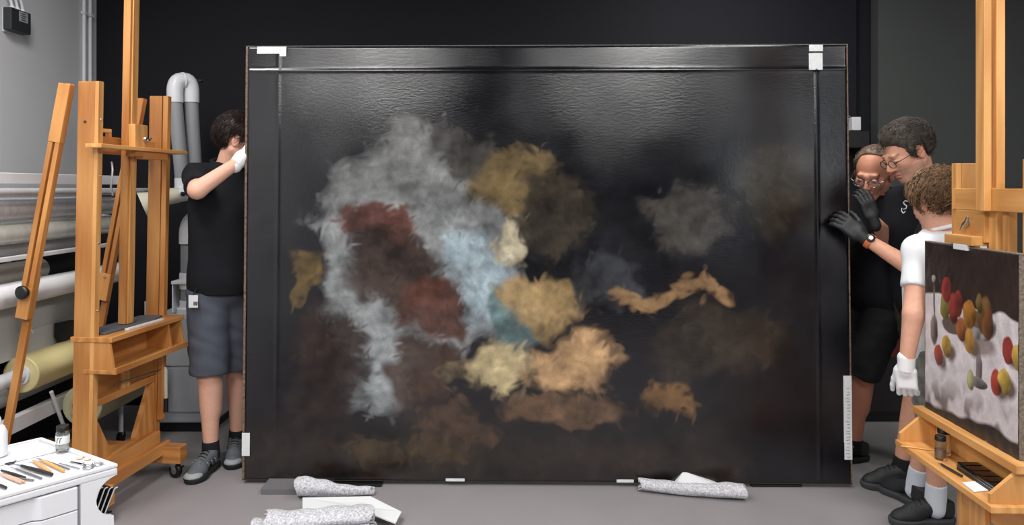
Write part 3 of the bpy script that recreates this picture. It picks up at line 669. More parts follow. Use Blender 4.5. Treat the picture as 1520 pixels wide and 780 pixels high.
for i, (x, y, r) in enumerate([(118, 682, .008), (124, 679, .009), (129, 684, .007), (133, 680, .006)]):
    c = onT(x, y); f = disp(ell((0, 0, r*.55), (r*1.2, r, r*.62)), waves(40+i, 500), r*.2)
    v, q_ = sdf_arrays(f, (-r*2, -r*2, -r), (r*2, r*2, r*2), r*.16); v[:, 2] = np.maximum(v[:, 2], 0)
    tag(link('cotton_wad', mesh_from('cotton_wad', v, q_), mat('pink_cotton', (226, 190, 172), .9), None, Matrix.Translation((c.x, c.y, ZT))), '%s crumpled pink cotton wad behind the steel scissors' % ['leftmost', 'largest', 'frontmost', 'rightmost'][i], 'cotton', 'pink cotton wads')
box_s = prism('slot', [T(.30, .21, .6992), T(.31, .20, .6992), T(.335, .225, .6992), T(.325, .235, .6992)], (0, 0, .0006), BLACK, TR)
GLASS = mat('clear_glass', (235, 240, 240), .03, trans=1, spec=.5)
def jar(name, label, loc, r, h, content=None, lidm=BLACK, paper=True, cat='jar'):
    t = thing(name, label, cat, loc)
    lathe('glass', [(r*.9, 0), (r, .004), (r, h*.72), (r*.8, h*.80), (r*.8, h*.86), (r*.74, h*.86), (r*.74, h*.79), (r*.93, h*.7), (r*.93, .008), (r*.2, .006)], GLASS, t)
    if content is not None: lathe('contents', [(r*.2, .0075), (r*.9, .009), (r*.9, h*.45), (r*.2, h*.45)], content, t)
    lathe('lid', [(r*.85, h*.80), (r*.92, h*.81), (r*.92, h*.98), (r*.86, h), (r*.1, h)], lidm, t)
    if paper:
        lathe('paper_label', [(r*1.01, h*.3), (r*1.012, h*.3), (r*1.012, h*.62), (r*1.01, h*.62)], PAPER, t)
        for i in range(4):
            th = -1.9+.22*i; tube('label_print', [Vector((r*1.02*math.cos(th), r*1.02*math.sin(th), h*(.36+.18*(i % 2)))), Vector((r*1.02*math.cos(th+.12), r*1.02*math.sin(th+.12), h*.56))], r*.05, INK, t, 6)
    return t
jl = onT(93, 672); jar('glass_jar', 'small glass jar with black lid and printed label on the trolley', (jl.x, jl.y, .6995), .019, .075, mat('clear_fluid', (225, 225, 220), .2))
bl_ = onT(-4, 682)
b_ = thing('squeeze_bottle', 'white plastic bottle at the left frame edge on the trolley', 'bottle', (bl_.x, bl_.y, .6995))
lathe('body', [(.02, 0), (.026, .005), (.026, .07), (.018, .09), (.010, .095), (.010, .10)], WHITE, b_); lathe('nozzle', [(.010, .10), (.010, .112), (.004, .125), (.002, .14)], WHITE, b_)

# ------------------------------------------------------------------ right easel with the still life
E2 = thing('studio_easel', 'beech easel at the right edge holding the fruit still life', 'easel', (1.70, 2.63, 0), -math.radians(2.0))
# local: x away from the viewer of the still life (its front faces -x), y depth
for y in (-.20, .22):
    box('upright', (.012, .082), (y-.017, y+.017), (.06, 1.592), WOODL, E2)
    box('facing_strip', (-.008, .0115), (y-.017, y+.017), (.72, 1.592), WOODL, E2)
    box('foot', (-.30, .55), (y-.035, y+.035), (.06, .14), WOODL, E2, .005)
    for x in (-.25, .5): lathe('castor_wheel', [(.008, -.012), (.027, -.012), (.029, 0), (.027, .012), (.008, .012)], BLACK, E2, (x, y, .03), (0, 1, 0))
    plank('rear_strut', (.095, y, 1.55), (.42, y, .14), .03, .03, (1, 0, 0), WOODL, E2)
box('crossbar', (-.012, .0115), (-.23, .205), (1.415, 1.495), WOODL, E2)
box('crossbar_cap', (-.013, .012), (.205, .225), (1.415, 1.495), WOODL, E2, .001)
plank('mast', (-.026, .0, 1.415), (-.026, .0, 2.8), .026, .052, (1, 0, 0), WOODL, E2)
plank('mast_rear', (.02, .0, .55), (.02, .0, 2.8), .03, .048, (1, 0, 0), WOODL, E2)
box('clamp_plate', (-.012, .010), (.02, .20), (1.30, 1.415), WOODL, E2)
box('clamp_side', (.012, .05), (.02, .045), (1.27, 1.415), WOODL, E2)
box('clamp_ledge', (-.05, .03), (.03, .21), (1.288, 1.322), WOODL, E2)
box('clamp_hook', (-.050, -.040), (.06, .15), (1.268, 1.290), WHITE, E2, .002)
box('slide_post', (.015, .045), (-.075, -.04), (1.25, 1.415), WOODL, E2)
lathe('wing_nut', [(.010, 0), (.011, .008), (.005, .012), (.005, .02), (.001, .021)], STEEL, E2, (-.012, .115, 1.365), (-1, 0, 0))
tube('wing', [(-.030, .09, 1.392), (-.026, .105, 1.372), (-.026, .122, 1.362), (-.030, .135, 1.338)], [.004, .007, .007, .004], STEEL, E2)
# ledge and open tray
box('ledge', (-.075, .010), (-.26, .40), (.578, .607), WOODL, E2)
box('tray_back', (-.005, .010), (-.25, .38), (.475, .577), WOODL, E2)
box('tray_shelf', (-.155, .012), (-.26, .38), (.452, .474), WOODL, E2)
for y in (-.24, .355):
    prism('tray_end', [(-.145, y, .474), (-.006, y, .474), (-.006, y, .577), (-.062, y, .577), (-.145, y, .505)], (0, .016, 0), WOODL, E2, .001)
box('apron', (.012, .03), (-.18, .20), (.30, .45), WOODL, E2)
box('center_post', (-.01, .0115), (.02, .12), (.14, .451), WOODL, E2)
box('sill', (-.02, .04), (-.18, .2), (.14, .2), WOODL, E2)
def still_life():
    nx, ny = 240, 280
    U, Vv = np.meshgrid(np.linspace(0, 1, nx), np.linspace(0, 1, ny))     # u from far (0) to near (1), v up
    S_ = lambda c: s2l(c)
    n1 = smooth_noise(U, Vv, 21, 22); n2 = smooth_noise(U, Vv, 22, 60); n3 = smooth_noise(U, Vv, 23, 9)
    hor = .70-.03*U+.02*np.sin(U*9)+.012*n1
    col = np.zeros((ny, nx, 3)); col[:] = S_((44, 30, 26)); col *= (1+.15*n1+.1*n2)[..., None]
    cl_ = np.clip((hor-Vv)/.012, 0, 1)[..., None]
    cloth = S_((208, 199, 202))*(1+.13*n1+.10*n2)[..., None]
    dk = (np.clip((.30-Vv)/.2, 0, 1)*np.clip(n1*1.1+n2*.5+.3, 0, 1))[..., None]; cloth = cloth*(1-dk*.85)+S_((84, 66, 62))*dk*.85
    col = col*(1-cl_)+np.clip(cloth, 0, 1)*cl_
    low = np.clip((.055+.10*np.clip((U-.25)*1.2, 0, 1)*np.clip((1.15-U)*2.2, 0, 1)+.012*n1-Vv)/.02, 0, 1)[..., None]; col = col*(1-low)+S_((36, 34, 36))*low
    def spot(u, v_, ru, rv, c, shade=True, hard=.12, ang=0):
        nonlocal col
        x = (U-u)+.006*n2; y = (Vv-v_)+.006*n1; ca, sa = math.cos(ang), math.sin(ang); a_, b_ = (x*ca+y*sa)/ru, (-x*sa+y*ca)/rv
        d = np.sqrt(a_*a_+b_*b_); a = np.clip((1-d)/hard, 0, 1)[..., None]
        t = np.clip(.62+.5*(-a_*.5+b_*.6)+.22*n2+.12*n1, .2, 1.3)[..., None] if shade else 1
        col = col*(1-a)+np.clip((S_(c)*.74+S_((112, 84, 62))*.26)*t, 0, 1)*a
    # footed dish with pears
    spot(.66, .50, .17, .07, (150, 138, 138), False, .4); spot(.63, .38, .035, .12, (150, 142, 146)); spot(.62, .29, .10, .03, (150, 142, 146))
    spot(.62, .60, .19, .085, (206, 202, 204)); spot(.62, .625, .16, .05, (96, 78, 66), False)
    spot(.53, .64, .075, .085, (196, 128, 40)); spot(.68, .66, .075, .11, (120, 86, 36), ang=-.2); spot(.72, .62, .055, .09, (126, 70, 34)); spot(.63, .72, .03, .06, (106, 92, 44))
    # plate of red fruit
    spot(.34, .55, .14, .05, (84, 76, 78), False); spot(.25, .65, .06, .085, (138, 132, 60)); spot(.27, .745, .055, .075, (168, 38, 40)); spot(.35, .645, .06, .095, (160, 36, 40)); spot(.41, .68, .045, .08, (146, 34, 36))
    for u, v_, c in [(.44, .545, (184, 104, 52)), (.53, .50, (204, 150, 62)), (.27, .42, (206, 166, 76)), (.17, .35, (176, 66, 52)), (.91, .52, (176, 46, 50)), (1.0, .50, (214, 178, 86)), (.80, .335, (196, 62, 50)), (.88, .36, (222, 190, 84))]:
        spot(u+.05, v_-.03, .07, .065, (96, 84, 84), False, .5); spot(u, v_, .058, .07, c)
    spot(.54, .29, .04, .062, (206, 200, 150))
    # carafe
    spot(.115, .49, .05, .10, (150, 140, 138), True, .2); spot(.115, .49, .036, .085, (126, 116, 116), True, .3); spot(.115, .66, .014, .12, (128, 116, 112), True, .4); spot(.11, .79, .022, .024, (190, 184, 180))
    col = np.clip(col*(1+RNG.normal(0, .05, U.shape)[..., None]), 0, 1)
    v = np.stack([-.0008*n2, (.5-U)*.58, (Vv-.5)*.67], -1).reshape(-1, 3)
    i = np.arange(nx*ny).reshape(ny, nx); q = np.stack([i[:-1, :-1], i[:-1, 1:], i[1:, 1:], i[1:, :-1]], -1).reshape(-1, 4)
    return mesh_from('canvas', v, q, col.reshape(-1, 3))
SL = thing('still_life_painting', 'unframed oil still life of fruit on a pale cloth, clamped in the right easel', 'painting', (1.663, 2.71, .607+.335), -math.radians(2.0))
link('canvas', still_life(), varnish('still_life_oil', .4, .2), SL)
e3 = mat('frayed_canvas_edge', (112, 100, 88), .9, noise=.5, nscale=90, bump=.5, bscale=150)
box('canvas_edge', (.001, .022), (-.297, -.29), (-.335, .335), e3, SL, .002); box('canvas_edge', (.001, .022), (.29, .297), (-.335, .335), e3, SL, .002)
box('canvas_edge', (.001, .022), (-.297, .297), (.335, .341), e3, SL, .002); box('canvas_edge', (.001, .022), (-.297, .297), (-.3345, -.33), e3, SL, 0)
box('canvas_back', (.004, .008), (-.289, .289), (-.329, .333), dark_back, SL, 0)
for yr in ((-.289, -.24), (.24, .289)): box('stretcher_bar', (.0085, .021), yr, (-.329, .333), WOODL, SL)
for zr in ((-.329, -.28), (.285, .333)): box('stretcher_bar', (.0085, .021), (-.24, .24), zr, WOODL, SL)
# things on the tray
E2m = Matrix.Translation(E2.location) @ Matrix.Rotation(-math.radians(2), 4, 'Z')
def tl(x, y, z=.475): return E2m @ Vector((x, y, z))
RUST = mat('rust_pigment', (150, 116, 96), .6)
def onS(px, py): g = G(px, py, .475); return g
j = onS(1396, 682); jar('glass_bottle', 'small square-shouldered bottle with black cap at the front of the easel tray', (j.x, j.y, .475), .021, .088, RUST, BLACK, False, 'bottle')
jar('glass_jar', 'taller clear jar with black lid behind the small bottle', (1.658, 2.845, .475), .025, .099, None, BLACK, False)
bx = thing('paint_case', 'black paint box with a silver rim on the easel tray', 'case', tl(-.052, -.075, .475), -math.radians(2))
box('base', (-.038, .038), (-.13, .13), (0, .014), BLACK, bx, .003); box('rim', (-.039, .039), (-.131, .131), (.0142, .0165), STEEL, bx, .001); box('lid', (-.037, .037), (-.129, .129), (.0168, .030), mat('glossy_black', (14, 13, 14), .12, coat=.5), bx, .004)
for i in range(5): box('lid_ridge', (-.03, .03), (-.11+.05*i, -.085+.05*i), (.030, .032), mat('glossy_black', (14, 13, 14), .12), bx, .0008)
pn = thing('ink_pen', 'slim dark pen lying in front of the black paint box', 'pen', tl(-.118, .03, .475), 0)
tube('barrel', [(-.004, .06, .0055), (0, 0, .0055), (.004, -.05, .0055)], [.004, .005, .0045], mat('dark_pen', (48, 44, 42), .4), pn); tube('nib', [(-.004, .058, .0055), (-.006, .078, .004)], [.003, .001], STEEL, pn)
pp = prism('paper_slip', [tl(-.14, -.07, .4755), tl(-.08, -.055, .4755), tl(-.085, -.135, .4755), tl(-.145, -.15, .4755)], (0, 0, .002), PAPER); tag(pp, 'small white paper slip at the near end of the easel tray', 'paper')
wd = thing('wooden_skewer', 'thin pale wooden skewer lying at the far end of the easel tray', 'skewer', tl(-.12, .24, .475)); tube('shaft', [(-.055, .05, .003), (.04, .005, .003)], .0026, WOODL, wd, 8); tube('point', [(.04, .005, .003), (.05, .0, .003)], [.0026, .0005], WOODL, wd, 8)
WS = thing('wall_sensor', 'small white box on a black bracket on the wall, right of the canvas', 'sensor box', (2.33, BACK-.0, 1.93))
box('housing', (-.03, .03), (-.09, -.03), (-.045, .045), WHITE, WS, .004); box('bracket', (-.03, .03), (-.03, -.001), (-.03, .03), BLACK, WS); box('bracket_shelf', (-.12, .06), (-.16, -.001), (-.17, -.055), BLACK, WS, .008); tube('antenna', [(-.03, -.06, .05), (-.09, -.08, .075), (-.11, -.09, .065)], .004, STEEL, WS, 8)

SC = thing('added_dark_cabinet', 'added low black cabinet that darkens the gap behind the three men', 'cabinet', (2.62, 4.86, 0))  # added black box, keeps the gap behind the legs dark
box('body', (-.42, .42), (-.14, .16), (.05, 1.08), BLACK, SC, .005); box('plinth', (-.40, .40), (-.12, .15), (0, .05), BLACK, SC, .002)
for k in (-1, 1):
    dd_ = box('door', (-.415, -.005) if k < 0 else (.005, .415), (-.152, -.141), (.07, 1.06), mat('cabinet_front', (30, 26, 28), .5), SC, .003)
    box('handle', (k*.05-.008, k*.05+.008), (-.168, -.153), (.5, .66), METALH, SC, .002)
box('red_stripe', (-.36, -.12), (-.1545, -.1522), (.42, .56), mat('dull_red', (92, 26, 28), .5), SC, .0005)

# ------------------------------------------------------------------ felt and boards on the floor
FELT = mat('speckled_felt', (196, 196, 202), 1, noise=.5, nscale=120, bump=.5, bscale=200, spec=.1)
def felt_roll(label, p0, p1, ra, rb, turns=1.8, flat=.8, seed=0, thick=.008, sag=.0, dent=.0):
    p0, p1 = Vector(p0), Vector(p1); d = (p1-p0); L = d.length; d.normalize(); side = Vector((0, 0, 1)).cross(d).normalized()
    g = np.random.default_rng(seed); n = 54; ns = 40; ph = g.uniform(0, 6.28, 6)
    bm = bmesh.new(); rings = []
    for i in range(ns+1):
        t = i/ns; R = ra+(rb-ra)*t; R *= 1+.05*math.sin(9*t+ph[0])+.04*math.sin(23*t+ph[1]); dn = 1-dent*math.exp(-((t-.6)/.07)**2)
        sec = []
        for k in range(n):
            a = k/(n-1)*turns*2*math.pi; r = R*(.32+.68*(k/(n-1))); sec.append((a, r))
        loop = [(a, r) for a, r in sec]+[(a, r-thick) for a, r in reversed(sec)]
        amax = turns*2*math.pi; ring = []
        for a, r in loop:
            th = a-amax-math.pi*.35; wob = 1+.03*math.sin(3*th+ph[2]+5*t)+.025*math.sin(5*th+ph[3]-8*t)
            x = r*math.cos(th)*1.1*wob; z = r*math.sin(th)*flat*wob*dn
            ring.append(p0+d*(L*t+(.010*math.sin(2*a+ph[4]) if i in (0, ns) else 0))+side*(x+.01*math.sin(4*t+ph[5]))+Vector((0, 0, z+R*flat*1.06)))
        rings.append([bm.verts.new(v) for v in ring])
    m_ = len(rings[0])
    for i in range(ns):
        for k in range(m_): bm.faces.new((rings[i][k], rings[i][(k+1) % m_], rings[i+1][(k+1) % m_], rings[i+1][k]))
    for R_ in (rings[0], rings[-1]):
        for k in range(n-1): bm.faces.new((R_[k], R_[k+1], R_[m_-2-k], R_[m_-1-k]))
    zmin = min(v.co.z for v in bm.verts); zb = min(p0.z, p1.z)
    c = Vector((p0.x, p0.y, 0))
    for v in bm.verts: v.co -= c; v.co.z -= zmin-zb-.001
    me = bm_mesh('felt_roll', bm); shade_auto(me, 50)
    o = link('felt_roll', me, FELT, None, Matrix.Translation(c)); return tag(o, label, 'felt', 'felt padding on the floor')
felt_roll('single grey felt roll on the floor before the right part of the canvas', G(950, 729), G(1106, 742), .036, .046, 1.9, .85, 3, dent=.12)
a_ = G(442, 742); b2 = G(552, 738)
felt_roll('tapering grey felt fold leaning up behind the white bent board', G(441, 739), G(553, 735), .062, .022, 1.3, .95, 5, .009)
felt_roll('thick grey felt roll on top of the pile at the bottom left', G(394, 786, .05), G(553, 775, .05), .068, .07, 2.2, .55, 8, .010)
felt_roll('folded grey felt lying lowest at the bottom frame edge', G(378, 797), G(552, 800), .075, .07, 2.4, .5, 11, .011)
WF = mat('white_board', (222, 224, 226), .6)
bd = prism('bent_board', [G(449, 741, .052), G(550, 739, .052), G(596, 762, .035), G(587, 779, .030), G(528, 757, .052), G(449, 759, .052)], (0, 0, .006), WF, None, .001)
tag(bd, 'white bent board strip lying across the grey felt pile', 'board')
gp = prism('foam_plate', [G(387, 735), G(441, 735), G(441, 719), G(400, 719)], (0, 0, .03), mat('grey_foam_plate', (104, 102, 106), .85, noise=.08, nscale=80), None, .002)
tag(gp, 'dark grey foam plate on the floor by the lower left canvas corner', 'foam plate')
p_a, p_b, p_c = G(1000, 727), G(1012, 722), G(1066, 727)
wb = prism('foam_strip', [p_a+Vector((0, 0, .02)), p_b+Vector((-.0, 0, .075)), p_b+Vector((.02, 0, .075)), p_c+Vector((0, 0, .028)), p_c+Vector((-.03, 0, .02))], (0, .035, 0), WF, None, .001)
wb.location.y -= .02
tag(wb, 'white foam strip propped behind the single felt roll', 'foam strip')

# ------------------------------------------------------------------ people
SKIN = mat('skin', (220, 170, 145), .5, attr='tint', sss=.12, noise=.05, nscale=60, spec=.35)
HAIRM = {}
def frame(fwd, up=(0, 0, 1), roll=0):
    f = unit(fwd); u = V3(up); u = u-f*(u@f); u = unit(u); l = np.cross(u, f)
    if roll: u, l = u*math.cos(roll)+l*math.sin(roll), l*math.cos(roll)-u*math.sin(roll)
    return np.stack([f, l, u], 1).astype(np.float32)          # columns: forward, left, up
def head_sdf(c, R, s=1.0, neck_to=None, beard=0):
    W = lambda q: V3(c)+R@(V3(q)*s)
    E_ = lambda q, r: ell(W(q), V3(r)*s, R)
    C_ = lambda a, b, ra, rb=None: cap(W(a), W(b), ra*s, (rb if rb is not None else ra)*s)
    pr = [E_((-.018, 0, .03), (.097, .075, .086)), (E_((.028, 0, -.035), (.064, .058, .085)), .03), (E_((.062, 0, -.104), (.022, .027, .018)), .03)]
    for sd in (-1, 1):
        pr += [(C_((-.018, sd*.056, -.05), (.055, sd*.018, -.104), .016, .013), .03), (E_((.056, sd*.04, -.02), (.022, .02, .018)), .025)]
    pr += [(C_((.080, .036, .022), (.086, 0, .018), .011), .015), (C_((.080, -.036, .022), (.086, 0, .018), .011), .015)]
    pr += [(C_((.086, 0, .014), (.110, 0, -.030), .007, .0105), .012)]
    for sd in (-1, 1): pr += [(E_((.098, sd*.010, -.036), (.012, .008, .008)), .008)]
    f = union(pr)
    for sd in (-1, 1): f = sub(f, E_((.100, sd*.033, -.002), (.020, .017, .012)), .012)
    ex = []
    for sd in (-1, 1): ex.append((E_((.077, sd*.032, -.002), (.0135, .0145, .0115)), .003))
    ex += [(E_((.086, 0, -.063), (.011, .024, .0062)), .006), (E_((.084, 0, -.076), (.011, .020, .0068)), .006)]
    g = union([f]+ex)
    g = sub(g, C_((.098, .022, -.0695), (.098, -.022, -.0695), .0022), .003)
    ears = []
    for sd in (-1, 1):
        e = sub(E_((-.014, sd*.079, -.008), (.020, .0085, .032)), E_((-.008, sd*.088, -.004), (.011, .006, .019)), .004); ears.append((e, .006))
    nk = neck_to if neck_to is not None else W((-.05, 0, -.2))
    return union([g]+ears+[(cap(W((-.028, 0, -.06)), nk, .054*s, .060*s), .03)])
def head_tint(v, c, R, s, skin, lip, brow, stubble=None, lid=-.002):
    q = ((v-V3(c))@R)/s; col = np.tile(s2l(skin), (len(v), 1)); x, y, z = q[:, 0], np.abs(q[:, 1]), q[:, 2]
    def mixc(m, c2, k): 
        col[m] = col[m]*(1-k)+s2l(c2)*k
    if stubble is not None:
        m = (x > -.01) & (z < -.045) & (z > -.125) & (x > -.02-.5*z-.04); mixc(m, stubble, .55)
        m = (x > .08) & (z < -.042) & (z > -.062); mixc(m, stubble, .55)
    m = (x > .078) & (z < -.058) & (z > -.082) & (y < .024); mixc(m, lip, .7)
    m = (x > .06) & (np.abs(z-.024+.12*(y-.035)**1) < .0048) & (y > .012) & (y < .052); mixc(m, brow, .5)
    m = (x > .06) & (((y-.032)/.0145)**2+((z+.002)/.0065)**2 < 1) & (z < lid); mixc(m, (206, 192, 182), .8)
    m = (x > .06) & (((y-.032)/.0062)**2+((z+.002)/.006)**2 < 1) & (z < lid); mixc(m, (50, 40, 34), .95)
    m = (x > .06) & (np.abs(z-lid) < .0022) & (y > .018) & (y < .047); mixc(m, (80, 54, 44), .7)
    m = (y > .072) & (x < .01) & (np.abs(z) < .045); mixc(m, (214, 130, 112), .35)
    m = (x > .10) & (z < -.02); mixc(m, (206, 120, 100), .3)
    return col
def hair_mesh(c, R, s, cover, vol, seed, n_str, slen, curl, rad=.0016, flow=(-.6, 0, -.8), amp=.008, freq=90):
    """cover(q): signed limit, negative where hair grows (head coordinates)"""
    W0 = V3(c)
    shell = ell(W0+R@(V3((-.022, 0, .036))*s), V3((.097+vol, .075+vol, .084+vol))*s, R)
    nzf = waves(seed, freq, 8)
    def f(p):
        q = ((p-W0)@R)/s; cv = cover(q); tp = np.clip(1+cv/.045, 0, 1); return np.maximum(shell(p)+amp*nzf(p)*(1-tp)+(vol-.003)*s*tp**1.6, cv*s+amp*.5*nzf(p*1.3+.3))
    lo = W0-.20*s; hi = W0+.20*s
    v, q_ = sdf_arrays(f, lo, hi, .0045)
    g = np.random.default_rng(seed); V_all = [v]; Q = [q_]; base = len(v)
    qq = ((v-W0)@R)/s; out = np.where(cover(qq) < .004)[0]; pick = g.choice(out, n_str)
    fl = R@V3(flow); K = 7; cen = W0+R@(V3((-.022, 0, .03))*s)
    P0 = v[pick].astype(np.float32); nrm = P0-cen; nrm /= np.linalg.norm(nrm, axis=1)[:, None]
    dirn = fl+g.normal(0, .35, (n_str, 3)); dirn -= nrm*np.einsum('ij,ij->i', dirn, nrm)[:, None]; dirn /= np.linalg.norm(dirn, axis=1)[:, None]+1e-6
    bi = np.cross(nrm, dirn); ph = g.uniform(0, 6.28, n_str); lens = slen*g.uniform(.5, 1.2, n_str)
    verts = []
    for k in range(K):
        t = k/(K-1); cr = curl*lens
        pos = P0+dirn*(lens*t)[:, None]+nrm*((.004*math.sin(t*3)+.16*lens*t+cr*np.sin(ph+t*7)*.5)-(.25*lens*t*t))[:, None]+bi*(cr*np.cos(ph+t*7))[:, None]
        r = rad*(1-.75*t)
        for a in range(3):
            an = a*2.094; verts.append(pos+(nrm*math.cos(an)+bi*math.sin(an))*r)
    Vs = np.stack(verts, 1)                                    # n, K*3, 3
    idx = np.arange(n_str)[:, None]*K*3+base; qs = []
    for k in range(K-1):
        for a in range(3):
            b = (a+1) % 3; qs.append(np.stack([idx[:, 0]+k*3+a, idx[:, 0]+k*3+b, idx[:, 0]+k*3+3+b, idx[:, 0]+k*3+3+a], 1))
    return np.concatenate([v, Vs.reshape(-1, 3)]), np.concatenate([q_]+qs)
def hand_sdf(w_, d, back, thumb, s=1.0, curl=(.3, .4, .3), spread=.06, thumb_open=.6, fat=1.12):
    """w_ wrist, d finger direction, back = back-of-hand normal, thumb = +1/-1 side of cross(back, d)"""
    d = unit(d); b = V3(back); b = unit(b-d*(b@d)); l = np.cross(b, d)*thumb; w_ = V3(w_)
    pt = lambda x, y, z: w_+(d*x+l*y+b*z)*s
    pr = [cap(pt(-.035, 0, 0), pt(.015, 0, 0), .029*s, .029*s), (rbox(pt(.052, 0, 0), (.044*s, .040*s, .015*s), .014*s, np.stack([d, l, b], 1)), .02), (ell(pt(.032, .026, -.008), (.034*s, .018*s, .018*s), np.stack([d, l, b], 1)), .015)]
    for i, (y, L) in enumerate([(.031, .072), (.0105, .080), (-.0105, .075), (-.031, .060)]):
        x, z, ang = .092, 0., 0.; sp = spread*(1.5-i)
        p0 = (x, y, z); r = .0092*fat
        for k, (fr, cu) in enumerate(zip((.45, .31, .24), curl)):
            ang += cu; ll = L*fr; p1 = (p0[0]+ll*math.cos(ang)*math.cos(sp), p0[1]+ll*math.sin(sp)*math.cos(ang), p0[2]-ll*math.sin(ang))
            pr.append((cap(pt(*p0), pt(*p1), r*s, (r-.0008)*s), .004)); p0 = p1; r -= .0008
    a = thumb_open; p0 = (.022, .030, -.008); p1 = (p0[0]+.042*math.cos(a), p0[1]+.042*math.sin(a), -.016); p2 = (p1[0]+.032*math.cos(a*.6), p1[1]+.032*math.sin(a*.6), -.026); p3 = (p2[0]+.024*math.cos(a*.3), p2[1]+.024*math.sin(a*.3), -.036)
    pr += [(cap(pt(*p0), pt(*p1), .014*s, .0115*s), .012), (cap(pt(*p1), pt(*p2), .0115*s, .0105*s), .004), (cap(pt(*p2), pt(*p3), .0105*s, .009*s), .004)]
    return union(pr), w_+d*.06*s
def add_sdf(name, f, lo, hi, h, m, root, tintc=None):
    v, q = sdf_arrays(f, lo, hi, h); col = None
    if tintc is not None: col = tintc(v) if callable(tintc) else np.tile(s2l(tintc), (len(v), 1))
    me = mesh_from(name, v-np.array(root.location), q, col); return link(name, me, m, root)
def bounds(pts, pad): a = np.array([V3(p) for p in pts]); return a.min(0)-pad, a.max(0)+pad

def shoe(root, heel, fdir, upper, sole, s=1.0, lace=None, accent=None, toeup=0):
    f = unit((fdir[0], fdir[1], 0)); R = np.stack([f, np.cross((0, 0, 1), f), (0, 0, 1)], 1).astype(np.float32); c = V3((heel[0], heel[1], heel[2] if len(heel) > 2 else 0))
    W = lambda x, y, z: c+R@(V3((x, y, z))*s)
    def plan(p, g=0):
        q = ((p-c)@R)/s; q2 = q.copy(); q2[:, 2] = 0
        a = union([cap((-.035, 0, 0), (.02, 0, 0), .036, .036), (cap((.02, 0, 0), (.135, .003, 0), .036, .046), .03), (cap((.135, .003, 0), (.165, .004, 0), .046, .04), .03)])(q2)
        return q, a
    def fsole(p): q, a = plan(p); z = q[:, 2]; return np.maximum(a-.004+.006*np.cos(np.clip(z, 0, .03)*150)*.3, np.abs(z-.0155)-.0145)*s
    up_ = union([ell(W(-.032, 0, .055), V3((.042, .034, .055))*s, R), (cap(W(-.02, 0, .085), W(.10, 0, .055), .036*s, .036*s), .03), (ell(W(.135, .002, .034), V3((.068, .043, .034))*s, R), .03), (cap(W(-.025, 0, .07), W(-.018, 0, .105), .040*s, .041*s), .02)])
    wv = waves(5, 70)
    def fup(p):
        q, a = plan(p); d = up_(p)+.0012*wv(p); d = np.maximum(d, (.022-q[:, 2])*s); d = np.maximum(d, (a-.002)*s)
        return np.maximum(d, (q[:, 2]-.108-.2*q[:, 0])*s)
    lo, hi = bounds([W(-.1, -.08, -.01), W(.24, .08, .16), W(-.1, .08, -.01), W(.24, -.08, .16)], .01)
    sh_ = add_sdf('shoe', fup, lo, hi, .0045, upper, root)
    so = add_sdf('sole', fsole, lo, hi, .005, sole, root); so.parent = sh_
    bm = bmesh.new()
    for k in range(5):
        x = .035+k*.021; z0 = .112-.0085*k
        pts_ = []
        for j in range(7):
            y = (-.022+.044*j/6)*(1 if k % 2 else -1); pts_.append(W(x+.010*(j/6-.5)*(1 if k % 2 else -1), y, z0+.004-18*y*y*.8)-np.array(root.location))
        tube_bm(bm, [tuple(p) for p in pts_], .0028*s, 6)
    me = bm_mesh('lace', bm, True); lc = link('lace', me, lace or BLACK, sh_)
    if accent is None:
        dl = lathe('lace_dial', [(.001, -.004), (.013, -.003), (.014, .004), (.011, .008), (.001, .009)], mat('dial_grey', (96, 98, 102), .5), sh_, Vector(W(.022, 0, .118))-root.location, tuple(R@V3((.4, 0, .9))), 16)
    if accent is not None:
        bm = bmesh.new()
        for sd in (-1, 1):
            for k in range(3):
                x0 = .0+.035*k; tube_bm(bm, [tuple(W(x0+.03*t, sd*(.0365+.004*math.sin(t*2)+.006*t*(k < 2)), .04+.055*t-.02*t*t)-np.array(root.location)) for t in (0, .33, .66, 1)], .0035*s, 6, True, .5)
        link('shoe_stripe', bm_mesh('shoe_stripe', bm, True), accent, sh_)
        fz = lambda p: np.maximum(ell(W(.165, .002, .03), V3((.048, .047, .026))*s, R)(p), (.026-((p-c)@R)[:, 2]))
        t_ = add_sdf('toe_cap', fz, lo, hi, .005, accent, root); t_.parent = sh_
    return sh_

